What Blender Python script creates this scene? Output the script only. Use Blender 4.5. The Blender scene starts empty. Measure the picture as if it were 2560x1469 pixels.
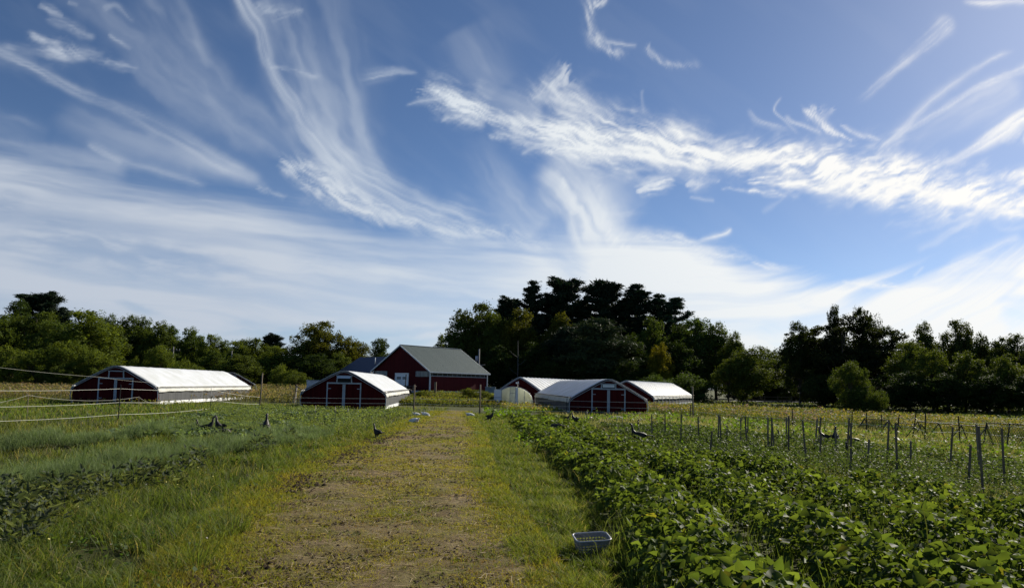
DENS = 1.0
TREEDENS = 1.0
import bpy, bmesh, math, random
import numpy as np
from mathutils import Vector, Matrix
scene = bpy.context.scene
col = scene.collection
rs = np.random.RandomState(7)
random.seed(7)
# ================================================================= camera
F_PX, CX, CY, EYE = 1760.0, 1280.0, 840.0, 2.1
PITCH = math.atan(122/1760.0); ROLL = math.radians(1.24)
cX = np.array([1., 0, 0]); cF = np.array([0, math.cos(PITCH), math.sin(PITCH)]); cUp = np.array([0, -math.sin(PITCH), math.cos(PITCH)])
cR = math.cos(ROLL)*cX+math.sin(ROLL)*cUp; cU = -math.sin(ROLL)*cX+math.cos(ROLL)*cUp
cam = bpy.data.cameras.new("camera"); camo = bpy.data.objects.new("camera", cam); col.objects.link(camo)
cam.sensor_fit = 'HORIZONTAL'; cam.sensor_width = 36.0; cam.lens = 36.0*F_PX/2560.0
cam.shift_y = (CY-734.5)/2560.0
cam.clip_start = .1; cam.clip_end = 9000
M = Matrix(((cR[0], cU[0], -cF[0], 0), (cR[1], cU[1], -cF[1], 0), (cR[2], cU[2], -cF[2], EYE), (0, 0, 0, 1)))
camo.matrix_world = M
scene.camera = camo
def ray(px, py): return (px-CX)/F_PX*cR+(CY-py)/F_PX*cU+cF
def G(px, py, z=0.0):
    """Point at height z seen at photo pixel (px, py)."""
    d = ray(px, py); t = (z-EYE)/d[2]; return (t*d[0], t*d[1])
def AT(px, py, Y):
    """Point at depth Y seen at photo pixel (px, py)."""
    d = ray(px, py); t = Y/d[1]; return np.array([t*d[0], Y, EYE+t*d[2]])
# ================================================================= world, sun
SUN_AZ, SUN_EL = 42.0, 27.0                     # degrees, azimuth to the right of +Y
sdir = np.array([math.sin(math.radians(SUN_AZ))*math.cos(math.radians(SUN_EL)), math.cos(math.radians(SUN_AZ))*math.cos(math.radians(SUN_EL)), math.sin(math.radians(SUN_EL))])
w = bpy.data.worlds.new("World"); scene.world = w; w.use_nodes = True
nt = w.node_tree; nt.nodes.clear()
sky = nt.nodes.new('ShaderNodeTexSky'); sky.sky_type = 'NISHITA'; sky.sun_disc = False
sky.sun_elevation = math.radians(SUN_EL); sky.sun_rotation = math.radians(SUN_AZ)
sky.altitude = 60; sky.air_density = .7; sky.dust_density = .22; sky.ozone_density = 4.6
bg = nt.nodes.new('ShaderNodeBackground'); bg.inputs['Strength'].default_value = .060
wo = nt.nodes.new('ShaderNodeOutputWorld')
nt.links.new(sky.outputs[0], bg.inputs[0]); nt.links.new(bg.outputs[0], wo.inputs[0])
sl = bpy.data.lights.new("sun", 'SUN'); sl.energy = 5.0; sl.angle = math.radians(.53); sl.color = (1.0, .93, .80)
so = bpy.data.objects.new("sun", sl); col.objects.link(so)
so.rotation_euler = Vector(-sdir).to_track_quat('-Z', 'Y').to_euler()
scene.view_settings.view_transform = 'Standard'; scene.view_settings.look = 'None'
scene.view_settings.gamma = 1.0; scene.view_settings.use_curve_mapping = False
scene.view_settings.exposure = .6
scene.cycles.max_bounces = 6; scene.cycles.transparent_max_bounces = 8
scene.cycles.caustics_reflective = False; scene.cycles.caustics_refractive = False
# ================================================================= helpers
def link(o, parent=None):
    col.objects.link(o)
    if parent is not None: o.parent = parent
    return o
def tag(o, label=None, cat=None, group=None, kind=None):
    if label: o['label'] = label
    if cat: o['category'] = cat
    if group: o['group'] = group
    if kind: o['kind'] = kind
    return o
def empty(name, loc=(0, 0, 0), rz=0.0, label=None, cat=None, group=None):
    o = bpy.data.objects.new(name, None); o.empty_display_size = .3; link(o)
    o.location = loc; o.rotation_euler = (0, 0, rz)
    return tag(o, label, cat, group)
def fast_mesh(name, V, F, mat, parent=None, tint=None, smooth=False, uvd=None):
    """V (n,3), F (m,k) faces of equal size k. tint (n,3): colour of leaves and feathers, in grass with painted shade and light."""
    V = np.asarray(V, np.float32); F = np.asarray(F, np.int32)
    me = bpy.data.meshes.new(name); k = F.shape[1]
    me.vertices.add(len(V)); me.vertices.foreach_set('co', V.ravel())
    me.loops.add(F.size); me.loops.foreach_set('vertex_index', F.ravel())
    me.polygons.add(len(F)); me.polygons.foreach_set('loop_start', np.arange(0, F.size, k, dtype=np.int32))
    me.update(calc_edges=True)
    if smooth: me.polygons.foreach_set('use_smooth', np.ones(len(F), bool))
    if tint is not None:
        c = np.ones((len(V), 4), np.float32); c[:, :3] = tint
        a = me.attributes.new('tint', 'FLOAT_COLOR', 'POINT'); a.data.foreach_set('color', c.ravel())
    if uvd is not None:
        a = me.attributes.new('thin', 'FLOAT', 'POINT'); a.data.foreach_set('value', np.asarray(uvd, np.float32))
    if mat: me.materials.append(mat)
    o = bpy.data.objects.new(name, me); return link(o, parent)
class MB:
    """Collects boxes, bars, tubes and plates; build() links them as one mesh object."""
    def __init__(s): s.v = []; s.f = []; s.sm = []
    def add(s, vs, fs, smooth=False):
        n = len(s.v); s.v += [tuple(map(float, p)) for p in vs]; s.f += [tuple(i+n for i in f) for f in fs]; s.sm += [smooth]*len(fs); return s
    def box(s, c, d, rz=0.0, rx=0.0, ry=0.0):
        R = Matrix.Rotation(rz, 3, 'Z') @ Matrix.Rotation(ry, 3, 'Y') @ Matrix.Rotation(rx, 3, 'X')
        vs = [Vector(c)+R @ Vector((x*d[0]/2, y*d[1]/2, z*d[2]/2)) for z in (-1, 1) for y in (-1, 1) for x in (-1, 1)]
        return s.add(vs, [(0, 2, 3, 1), (4, 5, 7, 6), (0, 1, 5, 4), (2, 6, 7, 3), (0, 4, 6, 2), (1, 3, 7, 5)])
    def bar(s, a, b, wd, th=None):
        """Square bar from a to b."""
        a = Vector(a); b = Vector(b); d = (b-a).normalized(); th = th or wd
        u = d.cross(Vector((0, 0, 1))) if abs(d.z) < .95 else d.cross(Vector((0, 1, 0))); u.normalize(); v = d.cross(u)
        vs = [p+u*i*wd/2+v*j*th/2 for p in (a, b) for j in (-1, 1) for i in (-1, 1)]
        return s.add(vs, [(0, 2, 3, 1), (4, 5, 7, 6), (0, 1, 5, 4), (2, 6, 7, 3), (0, 4, 6, 2), (1, 3, 7, 5)])
    def tube(s, pts, r, n=8, cap=True):
        pts = [Vector(p) for p in pts]; rr = r if hasattr(r, '__len__') else [r]*len(pts); m = len(pts); vs = []
        for i, p in enumerate(pts):
            d = (pts[min(i+1, m-1)]-pts[max(i-1, 0)]).normalized()
            u = d.cross(Vector((0, 0, 1))) if abs(d.z) < .9 else d.cross(Vector((0, 1, 0))); u.normalize(); v = d.cross(u)
            if i and (u.dot(pu) < 0): u, v = -u, -v
            pu = u
            vs += [p+(u*math.cos(2*math.pi*k/n)+v*math.sin(2*math.pi*k/n))*rr[i] for k in range(n)]
        fs = [(i*n+k, i*n+(k+1) % n, (i+1)*n+(k+1) % n, (i+1)*n+k) for i in range(m-1) for k in range(n)]
        s.add(vs, fs, True)
        if cap:
            N = len(s.v)-m*n
            s.f += [tuple(N+k for k in range(n))[::-1], tuple(N+(m-1)*n+k for k in range(n))]; s.sm += [False, False]
        return s
    def prism(s, poly, y0, y1):
        """Polygon in XZ extruded along Y."""
        n = len(poly); vs = [(x, y0, z) for x, z in poly]+[(x, y1, z) for x, z in poly]
        return s.add(vs, [tuple(range(n)), tuple(range(2*n-1, n-1, -1))]+[(i, i+n, (i+1) % n+n, (i+1) % n) for i in range(n)])
    def build(s, name, mat, parent=None, bevel=0.0, fix=True):
        me = bpy.data.meshes.new(name); me.from_pydata(s.v, [], s.f); me.update()
        me.polygons.foreach_set('use_smooth', s.sm)
        if fix:
            bm = bmesh.new(); bm.from_mesh(me); bmesh.ops.recalc_face_normals(bm, faces=bm.faces)
            if bevel > 0:
                bmesh.ops.bevel(bm, geom=[e for e in bm.edges if len(e.link_faces) == 2 and e.calc_face_angle(0) > .6], offset=bevel, segments=1, affect='EDGES')
            bm.to_mesh(me); bm.free()
        me.materials.append(mat)
        return link(bpy.data.objects.new(name, me), parent)
def copy_tree(o, parent=None):
    c = o.copy(); col.objects.link(c)
    if parent is not None: c.parent = parent; c.matrix_parent_inverse = o.matrix_parent_inverse
    for ch in [x for x in KIDS.get(o, list(o.children))]: copy_tree(ch, c)
    return c
KIDS = {}
# ================================================================= materials
def nodes(m):
    m.use_nodes = True; t = m.node_tree; t.nodes.clear()
    out = t.nodes.new('ShaderNodeOutputMaterial'); return t, out
def N(t, typ, **kw):
    n = t.nodes.new(typ)
    for k, v in kw.items():
        if hasattr(n, k): setattr(n, k, v)
    return n
def solid(name, c, rough=.6, var=.15, scale=3.0, spec=.3, metal=0.0, bump=0.0, bscale=30.0, c2=None, stretch=(1, 1, 1)):
    m = bpy.data.materials.new(name); t, out = nodes(m)
    b = N(t, 'ShaderNodeBsdfPrincipled'); b.inputs['Roughness'].default_value = rough; b.inputs['Metallic'].default_value = metal
    b.inputs['Specular IOR Level'].default_value = spec
    tc = N(t, 'ShaderNodeTexCoord'); mp = N(t, 'ShaderNodeMapping'); mp.inputs['Scale'].default_value = stretch
    t.links.new(tc.outputs['Object'], mp.inputs[0])
    n = N(t, 'ShaderNodeTexNoise'); n.inputs['Scale'].default_value = scale; n.inputs['Detail'].default_value = 6; n.inputs['Roughness'].default_value = .65
    t.links.new(mp.outputs[0], n.inputs[0])
    r = N(t, 'ShaderNodeValToRGB'); r.color_ramp.elements[0].position = .32; r.color_ramp.elements[1].position = .68
    c = np.array(c); a = c*(1-var); d = np.array(c2) if c2 is not None else c*(1+var)
    r.color_ramp.elements[0].color = (*a, 1); r.color_ramp.elements[1].color = (*np.clip(d, 0, 1), 1)
    t.links.new(n.outputs[0], r.inputs[0]); t.links.new(r.outputs[0], b.inputs['Base Color'])
    if bump > 0:
        n2 = N(t, 'ShaderNodeTexNoise'); n2.inputs['Scale'].default_value = bscale; n2.inputs['Detail'].default_value = 4
        t.links.new(mp.outputs[0], n2.inputs[0])
        bp = N(t, 'ShaderNodeBump'); bp.inputs['Strength'].default_value = bump; bp.inputs['Distance'].default_value = .02
        t.links.new(n2.outputs[0], bp.inputs['Height']); t.links.new(bp.outputs[0], b.inputs['Normal'])
    t.links.new(b.outputs[0], out.inputs[0]); return m
def leafy(name, trans=.45, rough=.45, spec=.25, tcol=(1.25, 1.25, .55), objcol=False):
    """Leaves, blades: their own colour from 'tint', light passes through them."""
    m = bpy.data.materials.new(name); t, out = nodes(m)
    a = N(t, 'ShaderNodeAttribute', attribute_name='tint'); src = a.outputs['Color']
    if objcol:
        oi = N(t, 'ShaderNodeObjectInfo'); mx = N(t, 'ShaderNodeMix', data_type='RGBA', blend_type='MULTIPLY'); mx.inputs[0].default_value = 1
        t.links.new(src, mx.inputs[6]); t.links.new(oi.outputs['Color'], mx.inputs[7]); src = mx.outputs[2]
    b = N(t, 'ShaderNodeBsdfPrincipled'); b.inputs['Roughness'].default_value = rough; b.inputs['Specular IOR Level'].default_value = spec
    t.links.new(src, b.inputs['Base Color'])
    tr = N(t, 'ShaderNodeBsdfTranslucent'); m2 = N(t, 'ShaderNodeMix', data_type='RGBA', blend_type='MULTIPLY'); m2.inputs[0].default_value = 1
    m2.inputs[7].default_value = (*tcol, 1); t.links.new(src, m2.inputs[6]); t.links.new(m2.outputs[2], tr.inputs[0])
    mx = N(t, 'ShaderNodeMixShader'); mx.inputs[0].default_value = trans
    t.links.new(b.outputs[0], mx.inputs[1]); t.links.new(tr.outputs[0], mx.inputs[2]); t.links.new(mx.outputs[0], out.inputs[0]); return m
def boards(name, c, c2, pitch, axis='X', rough=.6, groove=.6, bump=.5, spec=.25, width=.08):
    """Vertical boards or standing seams along object axis: grooves as relief (bump) and darker colour, a little colour change from board to board."""
    m = bpy.data.materials.new(name); t, out = nodes(m)
    tc = N(t, 'ShaderNodeTexCoord'); sp = N(t, 'ShaderNodeSeparateXYZ'); t.links.new(tc.outputs['Object'], sp.inputs[0])
    d = N(t, 'ShaderNodeMath', operation='DIVIDE'); d.inputs[1].default_value = pitch; t.links.new(sp.outputs[axis], d.inputs[0])
    fr = N(t, 'ShaderNodeMath', operation='FRACT'); fl = N(t, 'ShaderNodeMath', operation='FLOOR')
    t.links.new(d.outputs[0], fr.inputs[0]); t.links.new(d.outputs[0], fl.inputs[0])
    wn = N(t, 'ShaderNodeTexWhiteNoise', noise_dimensions='1D'); t.links.new(fl.outputs[0], wn.inputs['W'])
    ns = N(t, 'ShaderNodeTexNoise'); ns.inputs['Scale'].default_value = 1.7; ns.inputs['Detail'].default_value = 6
    mp = N(t, 'ShaderNodeMapping'); mp.inputs['Scale'].default_value = (3, 3, .6); t.links.new(tc.outputs['Object'], mp.inputs[0]); t.links.new(mp.outputs[0], ns.inputs[0])
    ad = N(t, 'ShaderNodeMath', operation='ADD'); t.links.new(wn.outputs['Value'], ad.inputs[0]); t.links.new(ns.outputs[0], ad.inputs[1])
    hf = N(t, 'ShaderNodeMath', operation='MULTIPLY'); hf.inputs[1].default_value = .5; t.links.new(ad.outputs[0], hf.inputs[0])
    r = N(t, 'ShaderNodeValToRGB'); r.color_ramp.elements[0].color = (*c, 1); r.color_ramp.elements[1].color = (*c2, 1); r.color_ramp.elements[0].position = .2; r.color_ramp.elements[1].position = .8
    t.links.new(hf.outputs[0], r.inputs[0])
    pp = N(t, 'ShaderNodeMath', operation='PINGPONG'); pp.inputs[1].default_value = .5; t.links.new(fr.outputs[0], pp.inputs[0])
    ss = N(t, 'ShaderNodeMapRange', interpolation_type='SMOOTHSTEP'); ss.inputs['From Min'].default_value = 0; ss.inputs['From Max'].default_value = width; t.links.new(pp.outputs[0], ss.inputs['Value'])
    bp = N(t, 'ShaderNodeBump'); bp.inputs['Strength'].default_value = bump; bp.inputs['Distance'].default_value = .02; t.links.new(ss.outputs[0], bp.inputs['Height'])
    b = N(t, 'ShaderNodeBsdfPrincipled'); b.inputs['Roughness'].default_value = rough; b.inputs['Specular IOR Level'].default_value = spec
    mg = N(t, 'ShaderNodeMix', data_type='RGBA', blend_type='MULTIPLY'); mg.inputs[6].default_value = (1, 1, 1, 1)
    g2 = N(t, 'ShaderNodeMapRange'); g2.inputs['To Min'].default_value = groove; g2.inputs['To Max'].default_value = 1; t.links.new(ss.outputs[0], g2.inputs['Value'])
    mc = N(t, 'ShaderNodeMix', data_type='RGBA', blend_type='MULTIPLY'); mc.inputs[0].default_value = 1
    t.links.new(r.outputs[0], mc.inputs[6]); t.links.new(g2.outputs[0], mc.inputs[7])
    t.links.new(mc.outputs[2], b.inputs['Base Color']); t.links.new(bp.outputs[0], b.inputs['Normal']); t.links.new(b.outputs[0], out.inputs[0]); return m
def film(name, c, trans=.35, rough=.35, spec=.5, bump=.25, stretch=(.5, 4, 1), scale=1.2):
    """Plastic sheet: lets part of the light through, folds as relief."""
    m = bpy.data.materials.new(name); t, out = nodes(m)
    tc = N(t, 'ShaderNodeTexCoord'); mp = N(t, 'ShaderNodeMapping'); mp.inputs['Scale'].default_value = stretch; t.links.new(tc.outputs['Object'], mp.inputs[0])
    n = N(t, 'ShaderNodeTexNoise'); n.inputs['Scale'].default_value = scale; n.inputs['Detail'].default_value = 5; n.inputs['Roughness'].default_value = .6; n.inputs['Distortion'].default_value = .6
    t.links.new(mp.outputs[0], n.inputs[0])
    bp = N(t, 'ShaderNodeBump'); bp.inputs['Strength'].default_value = bump; bp.inputs['Distance'].default_value = .15; t.links.new(n.outputs[0], bp.inputs['Height'])
    n2 = N(t, 'ShaderNodeTexNoise'); n2.inputs['Scale'].default_value = .8; n2.inputs['Detail'].default_value = 7; t.links.new(tc.outputs['Object'], n2.inputs[0])
    r = N(t, 'ShaderNodeValToRGB'); r.color_ramp.elements[0].position = .35; r.color_ramp.elements[1].position = .6
    r.color_ramp.elements[0].color = (c[0]*.86, c[1]*.86, c[2]*.82, 1); r.color_ramp.elements[1].color = (*c, 1); t.links.new(n2.outputs[0], r.inputs[0])
    b = N(t, 'ShaderNodeBsdfPrincipled'); b.inputs['Roughness'].default_value = rough; b.inputs['Specular IOR Level'].default_value = spec
    t.links.new(r.outputs[0], b.inputs['Base Color']); t.links.new(bp.outputs[0], b.inputs['Normal'])
    tr = N(t, 'ShaderNodeBsdfTranslucent'); t.links.new(r.outputs[0], tr.inputs[0]); t.links.new(bp.outputs[0], tr.inputs['Normal'])
    mx = N(t, 'ShaderNodeMixShader'); mx.inputs[0].default_value = trans
    t.links.new(b.outputs[0], mx.inputs[1]); t.links.new(tr.outputs[0], mx.inputs[2]); t.links.new(mx.outputs[0], out.inputs[0]); return m
# ---------------------------------------------------------------- noise
def _hash(ix, iy, seed):
    h = (ix.astype(np.int64)*374761393 + iy.astype(np.int64)*668265263 + seed*1274126177) & 0xffffffff
    h = ((h ^ (h >> 13))*1103515245) & 0xffffffff
    h = ((h ^ (h >> 16))*2246822519) & 0xffffffff
    return ((h ^ (h >> 13)) & 0xffffff)/float(0xffffff)
def vnoise(x, y, seed=0):
    xi = np.floor(x); yi = np.floor(y); fx = x-xi; fy = y-yi
    fx = fx*fx*fx*(fx*(fx*6-15)+10); fy = fy*fy*fy*(fy*(fy*6-15)+10)
    a = _hash(xi, yi, seed); b = _hash(xi+1, yi, seed); c = _hash(xi, yi+1, seed); d = _hash(xi+1, yi+1, seed)
    return (a*(1-fx)+b*fx)*(1-fy) + (c*(1-fx)+d*fx)*fy
def fbm(x, y, seed=0, octv=4, gain=.5):
    s = np.zeros_like(x); a = 1.0; t = 0.0
    for k in range(octv):
        s += a*vnoise(x*(2**k)+17.3*k, y*(2**k)-9.1*k, seed+k*31); t += a; a *= gain
    return s/t
def sstep(a, b, x):
    t = np.clip((x-a)/(b-a), 0, 1); return t*t*(3-2*t)
def spline(pts, n=10):
    P = np.array(pts, float); P = np.vstack([2*P[0]-P[1], P, 2*P[-1]-P[-2]])
    out = []
    for i in range(1, len(P)-2):
        for t in np.arange(n)/n:
            out.append(.5*((2*P[i])+(-P[i-1]+P[i+1])*t+(2*P[i-1]-5*P[i]+4*P[i+1]-P[i+2])*t*t+(-P[i-1]+3*P[i]-3*P[i+1]+P[i+2])*t**3))
    out.append(P[-2]); return np.array(out)
def stroke(D, U, V, pts, kind='fibre', seed=0, fade=(.12, .12), freq=1.0, warp=8.0, gain=1.0, fdir=20, tear=24):
    """pts: (u, v, half width, strength). Adds one wisp of cirrus to D (in place, 'screen' blend)."""
    if max(p[2] for p in pts) < 13.5 and kind != 'veil': pts = [(p[0], p[1], p[2]*1.4+.5, p[3]*.72) for p in pts]
    S = spline(pts, 8)
    m = S[:, 2].max()*2.6+warp*3+(50 if kind == 'fluff' else 0)
    idx = np.nonzero((U > S[:, 0].min()-m) & (U < S[:, 0].max()+m) & (V > S[:, 1].min()-m) & (V < S[:, 1].max()+m))[0]
    if len(idx) == 0: return
    wf = warp*(.45 if kind == 'fluff' else .12)
    u = U[idx]; v = V[idx]
    u2 = u + warp*(fbm(u/60, v/60, seed+5, 3)-.5)*2 + wf*(fbm(u/14, v/14, seed+6, 2)-.5)*2
    v2 = v + warp*(fbm(u/60, v/60, seed+8, 3)-.5)*2 + wf*(fbm(u/14, v/14, seed+9, 2)-.5)*2
    if kind == 'fluff':                                              # torn along the direction the ice falls in
        an = np.radians(fdir); ca = np.cos(an); sa = np.sin(an)
        fa = u*ca+v*sa + 30*(fbm(u/60, v/60, seed+15, 2)-.5); fb = -u*sa+v*ca + 34*(fbm(u/70, v/70, seed+16, 3)-.5)
        sh = (fbm(fa/70*freq, fb/7.5*freq, seed+17, 4, .6)-.5)*2*tear
        u2 = u2 + sh*ca; v2 = v2 + sh*sa
    best = np.full(len(u), 1e9); sd = np.zeros(len(u)); sl = np.zeros(len(u)); w = np.ones(len(u)); st = np.zeros(len(u))
    L = np.r_[0, np.cumsum(np.hypot(*(S[1:, :2]-S[:-1, :2]).T))]
    for i in range(len(S)-1):
        a = S[i]; b = S[i+1]; dx, dy = b[:2]-a[:2]; l2 = dx*dx+dy*dy
        if l2 < 1e-9: continue
        t = np.clip(((u2-a[0])*dx+(v2-a[1])*dy)/l2, 0, 1)
        ex = u2-a[0]-t*dx; ey = v2-a[1]-t*dy; d = np.hypot(ex, ey); k = d < best
        best[k] = d[k]; sd[k] = (np.sign(dx*ey-dy*ex)*d)[k]
        sl[k] = (L[i]+t*(L[i+1]-L[i]))[k]
        w[k] = (a[2]+t*(b[2]-a[2]))[k]; st[k] = (a[3]+t*(b[3]-a[3]))[k]
    s = sl/L[-1]
    ends = sstep(0, max(fade[0], 1e-3), s)*sstep(0, max(fade[1], 1e-3), 1-s)
    if kind == 'fibre':
        ww = w*(.65+.7*fbm(sl/70*freq, sd*0, seed+1, 3))
        base = np.exp(-(best/ww)**2)
        n = fbm(sl/170*freq, sd/12*freq, seed+2, 4, .5)
        tex = .42+1.05*sstep(.22, .82, n)
    elif kind == 'line':
        ww = w*(.6+.8*fbm(sl/40*freq, sd*0, seed+1, 2))
        base = np.exp(-(best/ww)**1.5); n = fbm(sl/60, sd/4, seed+2, 2); tex = .6+.8*n
    elif kind == 'veil':
        ww = w*(.75+.5*fbm(sl/120, sd*0, seed+1, 2)); base = np.exp(-(best/ww)**2)
        n = fbm(sl/260*freq, sd/40*freq, seed+2, 4, .5); tex = .28+1.0*sstep(.2, .8, n)
    else:                                                            # fluff: torn, curly cirrus
        ww = w*(.7+.6*fbm(sl/60*freq, sd*0, seed+1, 3))
        n0 = fbm(fa/95*freq, fb/34*freq, seed+3, 4, .55)
        n = fbm(fa/62*freq, fb/11*freq, seed+4, 4, .55)
        n2 = fbm(fa/46*freq, fb/3.6*freq, seed+2, 4, .65)
        base = np.exp(-(best/(ww*(.55+.9*n0)))**2)
        tex = .14+.88*sstep(.22, .74, .5*n0+.5*n)+.62*(n2-.45)+.2*sstep(.5, .8, n)
        tex = np.clip(tex, 0, 1.4)*(.55+.45*base)*1.15
    d = np.clip(base*tex*ends*st*gain, 0, .985)
    D[idx] = 1-(1-D[idx])*(1-d)
def cirrus(U, V):
    """Density of the high cloud, 0 to 1, over the plane (U, V)."""
    x = U; y = V
    D = np.zeros_like(U)
    # -- broad sheet low in the sky; its upper edge and its blue gaps
    up = np.interp(x, [-900, 0, 120, 300, 450, 620, 800, 950, 1100, 1300, 1430, 1560, 1700, 1850, 2000, 2130, 2250, 2400, 2560, 3400],
                      [330, 395, 418, 455, 480, 500, 545, 585, 590, 600, 585, 560, 590, 655, 690, 712, 690, 655, 610, 420])
    soft = np.interp(x, [-900, 0, 600, 1000, 1400, 1700, 2200, 2560, 3400], [70, 70, 90, 110, 90, 60, 50, 60, 60])
    ang = np.interp(x, [-900, 0, 600, 1200, 1700, 2000, 2300, 2560, 3400], [.24, .22, .2, .13, .1, .02, -.2, -.38, -.5])
    yy = y - ang*(x-1200)*.55
    wx = 40*(fbm(x/240, y/90, 61, 3)-.5)
    n1 = fbm((x+wx)/520, (yy+wx*.8)/42, 62, 5, .55)
    n2 = fbm((x+wx)/260, (yy+wx)/15, 63, 4, .6)
    edge = sstep(-.5, 1.0, (y-up+70*(n1-.5)+26*(n2-.5))/soft)
    sheet = edge*(.66+.42*sstep(.2, .8, n1)+.14*(n2-.5))
    sheet *= np.interp(x, [-900, 0, 900, 1500, 3400], [.93, .93, .95, 1.0, 1.04])
    def gap(pts, depth, seed):
        g = np.zeros_like(U); stroke(g, U, V, [(p[0], p[1], p[2]*1.8, p[3]) for p in pts], 'veil', seed, (.35, .4), 2.6, 10); return 1-depth*(1-np.exp(-1.7*g))
    sheet *= gap([(-200, 495, 12, 1), (0, 508, 16, 1), (60, 516, 12, .8), (190, 560, 3, .2)], .45, 70)
    sheet *= gap([(-100, 588, 22, 1), (60, 592, 24, 1), (250, 622, 26, 1), (380, 648, 22, 1), (520, 668, 20, .9), (680, 690, 10, .7), (780, 705, 6, .3)], .62, 71)
    sheet *= gap([(680, 645, 10, .4), (830, 660, 22, .7), (1000, 690, 10, .3)], .35, 72)
    sheet *= gap([(270, 755, 3, .5), (340, 768, 5, .8), (430, 785, 3, .4)], .45, 73)
    sheet *= gap([(480, 826, 10, .8), (700, 840, 16, 1), (900, 848, 18, 1), (1100, 838, 14, 1), (1230, 820, 4, .3)], .62, 74)
    sheet *= gap([(560, 805, 4, .6), (680, 815, 8, .8), (800, 826, 3, .3)], .35, 75)
    sheet *= gap([(900, 712, 22, .8), (1060, 722, 34, .9), (1200, 735, 24, .8), (1300, 750, 6, .3)], .3, 76)
    sheet *= gap([(1340, 612, 8, .6), (1420, 650, 18, 1), (1500, 690, 10, .6)], .5, 77)
    sheet *= gap([(1230, 596, 6, .8), (1290, 612, 9, 1), (1340, 624, 4, .4)], .6, 78)
    sheet *= gap([(1960, 780, 14, .6), (2020, 800, 24, .7), (2100, 790, 8, .4)], .35, 79)
    sheet *= gap([(2480, 770, 14, .9), (2540, 764, 26, 1), (2640, 770, 20, 1)], .6, 80)
    sheet *= gap([(2200, 724, 5, .7), (2330, 702, 9, 1), (2440, 680, 12, 1), (2600, 650, 12, 1)], .4, 82)
    sheet *= gap([(1880, 820, 12, .5), (1950, 846, 18, .8), (1990, 852, 16, .6)], .4, 83)
    D = 1-(1-D)*(1-np.clip(sheet, 0, .97))
    S = lambda pts, kind='fibre', seed=0, **k: stroke(D, U, V, pts, kind, seed, **k)
    # -- the tall plume from the top, left of the middle
    S([(570, -80, 14, .4), (605, 0, 18, .48), (650, 75, 18, .40), (668, 140, 15, .36), (695, 205, 18, .36), (740, 275, 26, .38), (800, 365, 42, .50), (880, 440, 46, .56), (1000, 505, 46, .52), (1150, 560, 44, .5), (1300, 600, 34, .4)], 'fibre', 101, fade=(.02, .12), warp=9)
    S([(585, -60, 5, .4), (610, 0, 7, .45), (650, 60, 6, .36), (665, 110, 6, .3), (680, 160, 7, .36), (700, 210, 6, .3), (735, 250, 6, .28), (765, 300, 9, .25)], 'line', 102, fade=(.02, .2), warp=7)
    S([(680, -40, 60, .24), (720, 60, 56, .25), (760, 190, 66, .28), (815, 310, 74, .36), (880, 420, 66, .36), (980, 500, 50, .3)], 'veil', 103, fade=(.05, .2), warp=14)
    S([(800, -80, 40, .08), (850, 100, 46, .16), (880, 230, 40, .24), (905, 350, 34, .3), (950, 440, 30, .3), (1030, 510, 24, .2)], 'veil', 104, fade=(.1, .2))
    S([(640, 10, 14, .3), (690, 40, 22, .36), (740, 30, 14, .4), (765, 18, 4, .5)], 'fluff', 105, fade=(.1, .1), warp=8, fdir=-20, tear=12)
    S([(665, 170, 5, .45), (700, 170, 5, .6), (740, 178, 5, .35), (780, 192, 5, .6), (825, 200, 4, .2)], 'fluff', 106, fade=(.1, .25), warp=4, fdir=10, tear=12)
    S([(880, 195, 14, .3), (960, 186, 12, .45), (1000, 178, 8, .45), (1045, 184, 3, .3)], 'fibre', 107, fade=(.3, .1))
    # -- faint diagonal veils of the upper left
    S([(330, -60, 40, .16), (450, 110, 44, .24), (560, 240, 40, .28), (680, 350, 30, .28), (760, 410, 20, .15)], 'veil', 110, warp=16)
    S([(150, -60, 40, .14), (300, 60, 50, .2), (420, 190, 60, .24), (560, 300, 50, .2), (700, 400, 20, .1)], 'veil', 111, warp=16)
    S([(430, -60, 16, .14), (480, 60, 18, .22), (520, 180, 12, .16)], 'veil', 112)
    S([(-120, 80, 20, .3), (0, 135, 20, .36), (90, 175, 16, .42), (175, 220, 12, .42), (250, 252, 13, .32), (340, 290, 20, .3), (450, 350, 26, .3), (560, 410, 22, .4), (660, 455, 12, .3)], 'fibre', 113, fade=(.02, .15), warp=5)
    S([(130, 260, 40, .14), (300, 340, 50, .26), (420, 375, 46, .3), (520, 405, 32, .4), (620, 440, 20, .4), (690, 470, 8, .2)], 'veil', 114)
    S([(205, 345, 5, .25), (250, 375, 5, .4), (320, 405, 7, .36), (380, 420, 8, .46), (440, 440, 9, .38), (520, 468, 10, .4)], 'line', 115, warp=5)
    S([(215, 358, 3, .3), (250, 382, 3, .4), (310, 410, 4, .2)], 'line', 116, warp=3)
    S([(-40, 295, 24, .26), (60, 320, 26, .32), (120, 350, 22, .1)], 'veil', 117)
    S([(-60, 345, 20, .3), (60, 375, 22, .3), (200, 395, 26, .34), (330, 430, 30, .3)], 'veil', 118)
    S([(0, 105, 5, .45), (40, 120, 7, .5), (100, 130, 8, .55), (150, 138, 10, .5), (230, 148, 4, .2)], 'fibre', 119, freq=2, warp=5)
    S([(60, 84, 7, .35), (110, 100, 16, .5), (140, 122, 26, .7), (190, 132, 18, .5), (250, 150, 16, .34), (330, 172, 8, .2)], 'fluff', 120, freq=1.2, warp=8, fdir=25, tear=22)
    S([(95, 10, 5, .4), (130, 26, 8, .55), (160, 42, 3, .3)], 'fibre', 121, freq=2)
    S([(110, 52, 3, .3), (160, 62, 9, .55), (200, 82, 8, .5), (245, 92, 3, .3)], 'fibre', 122, freq=2)
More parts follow.
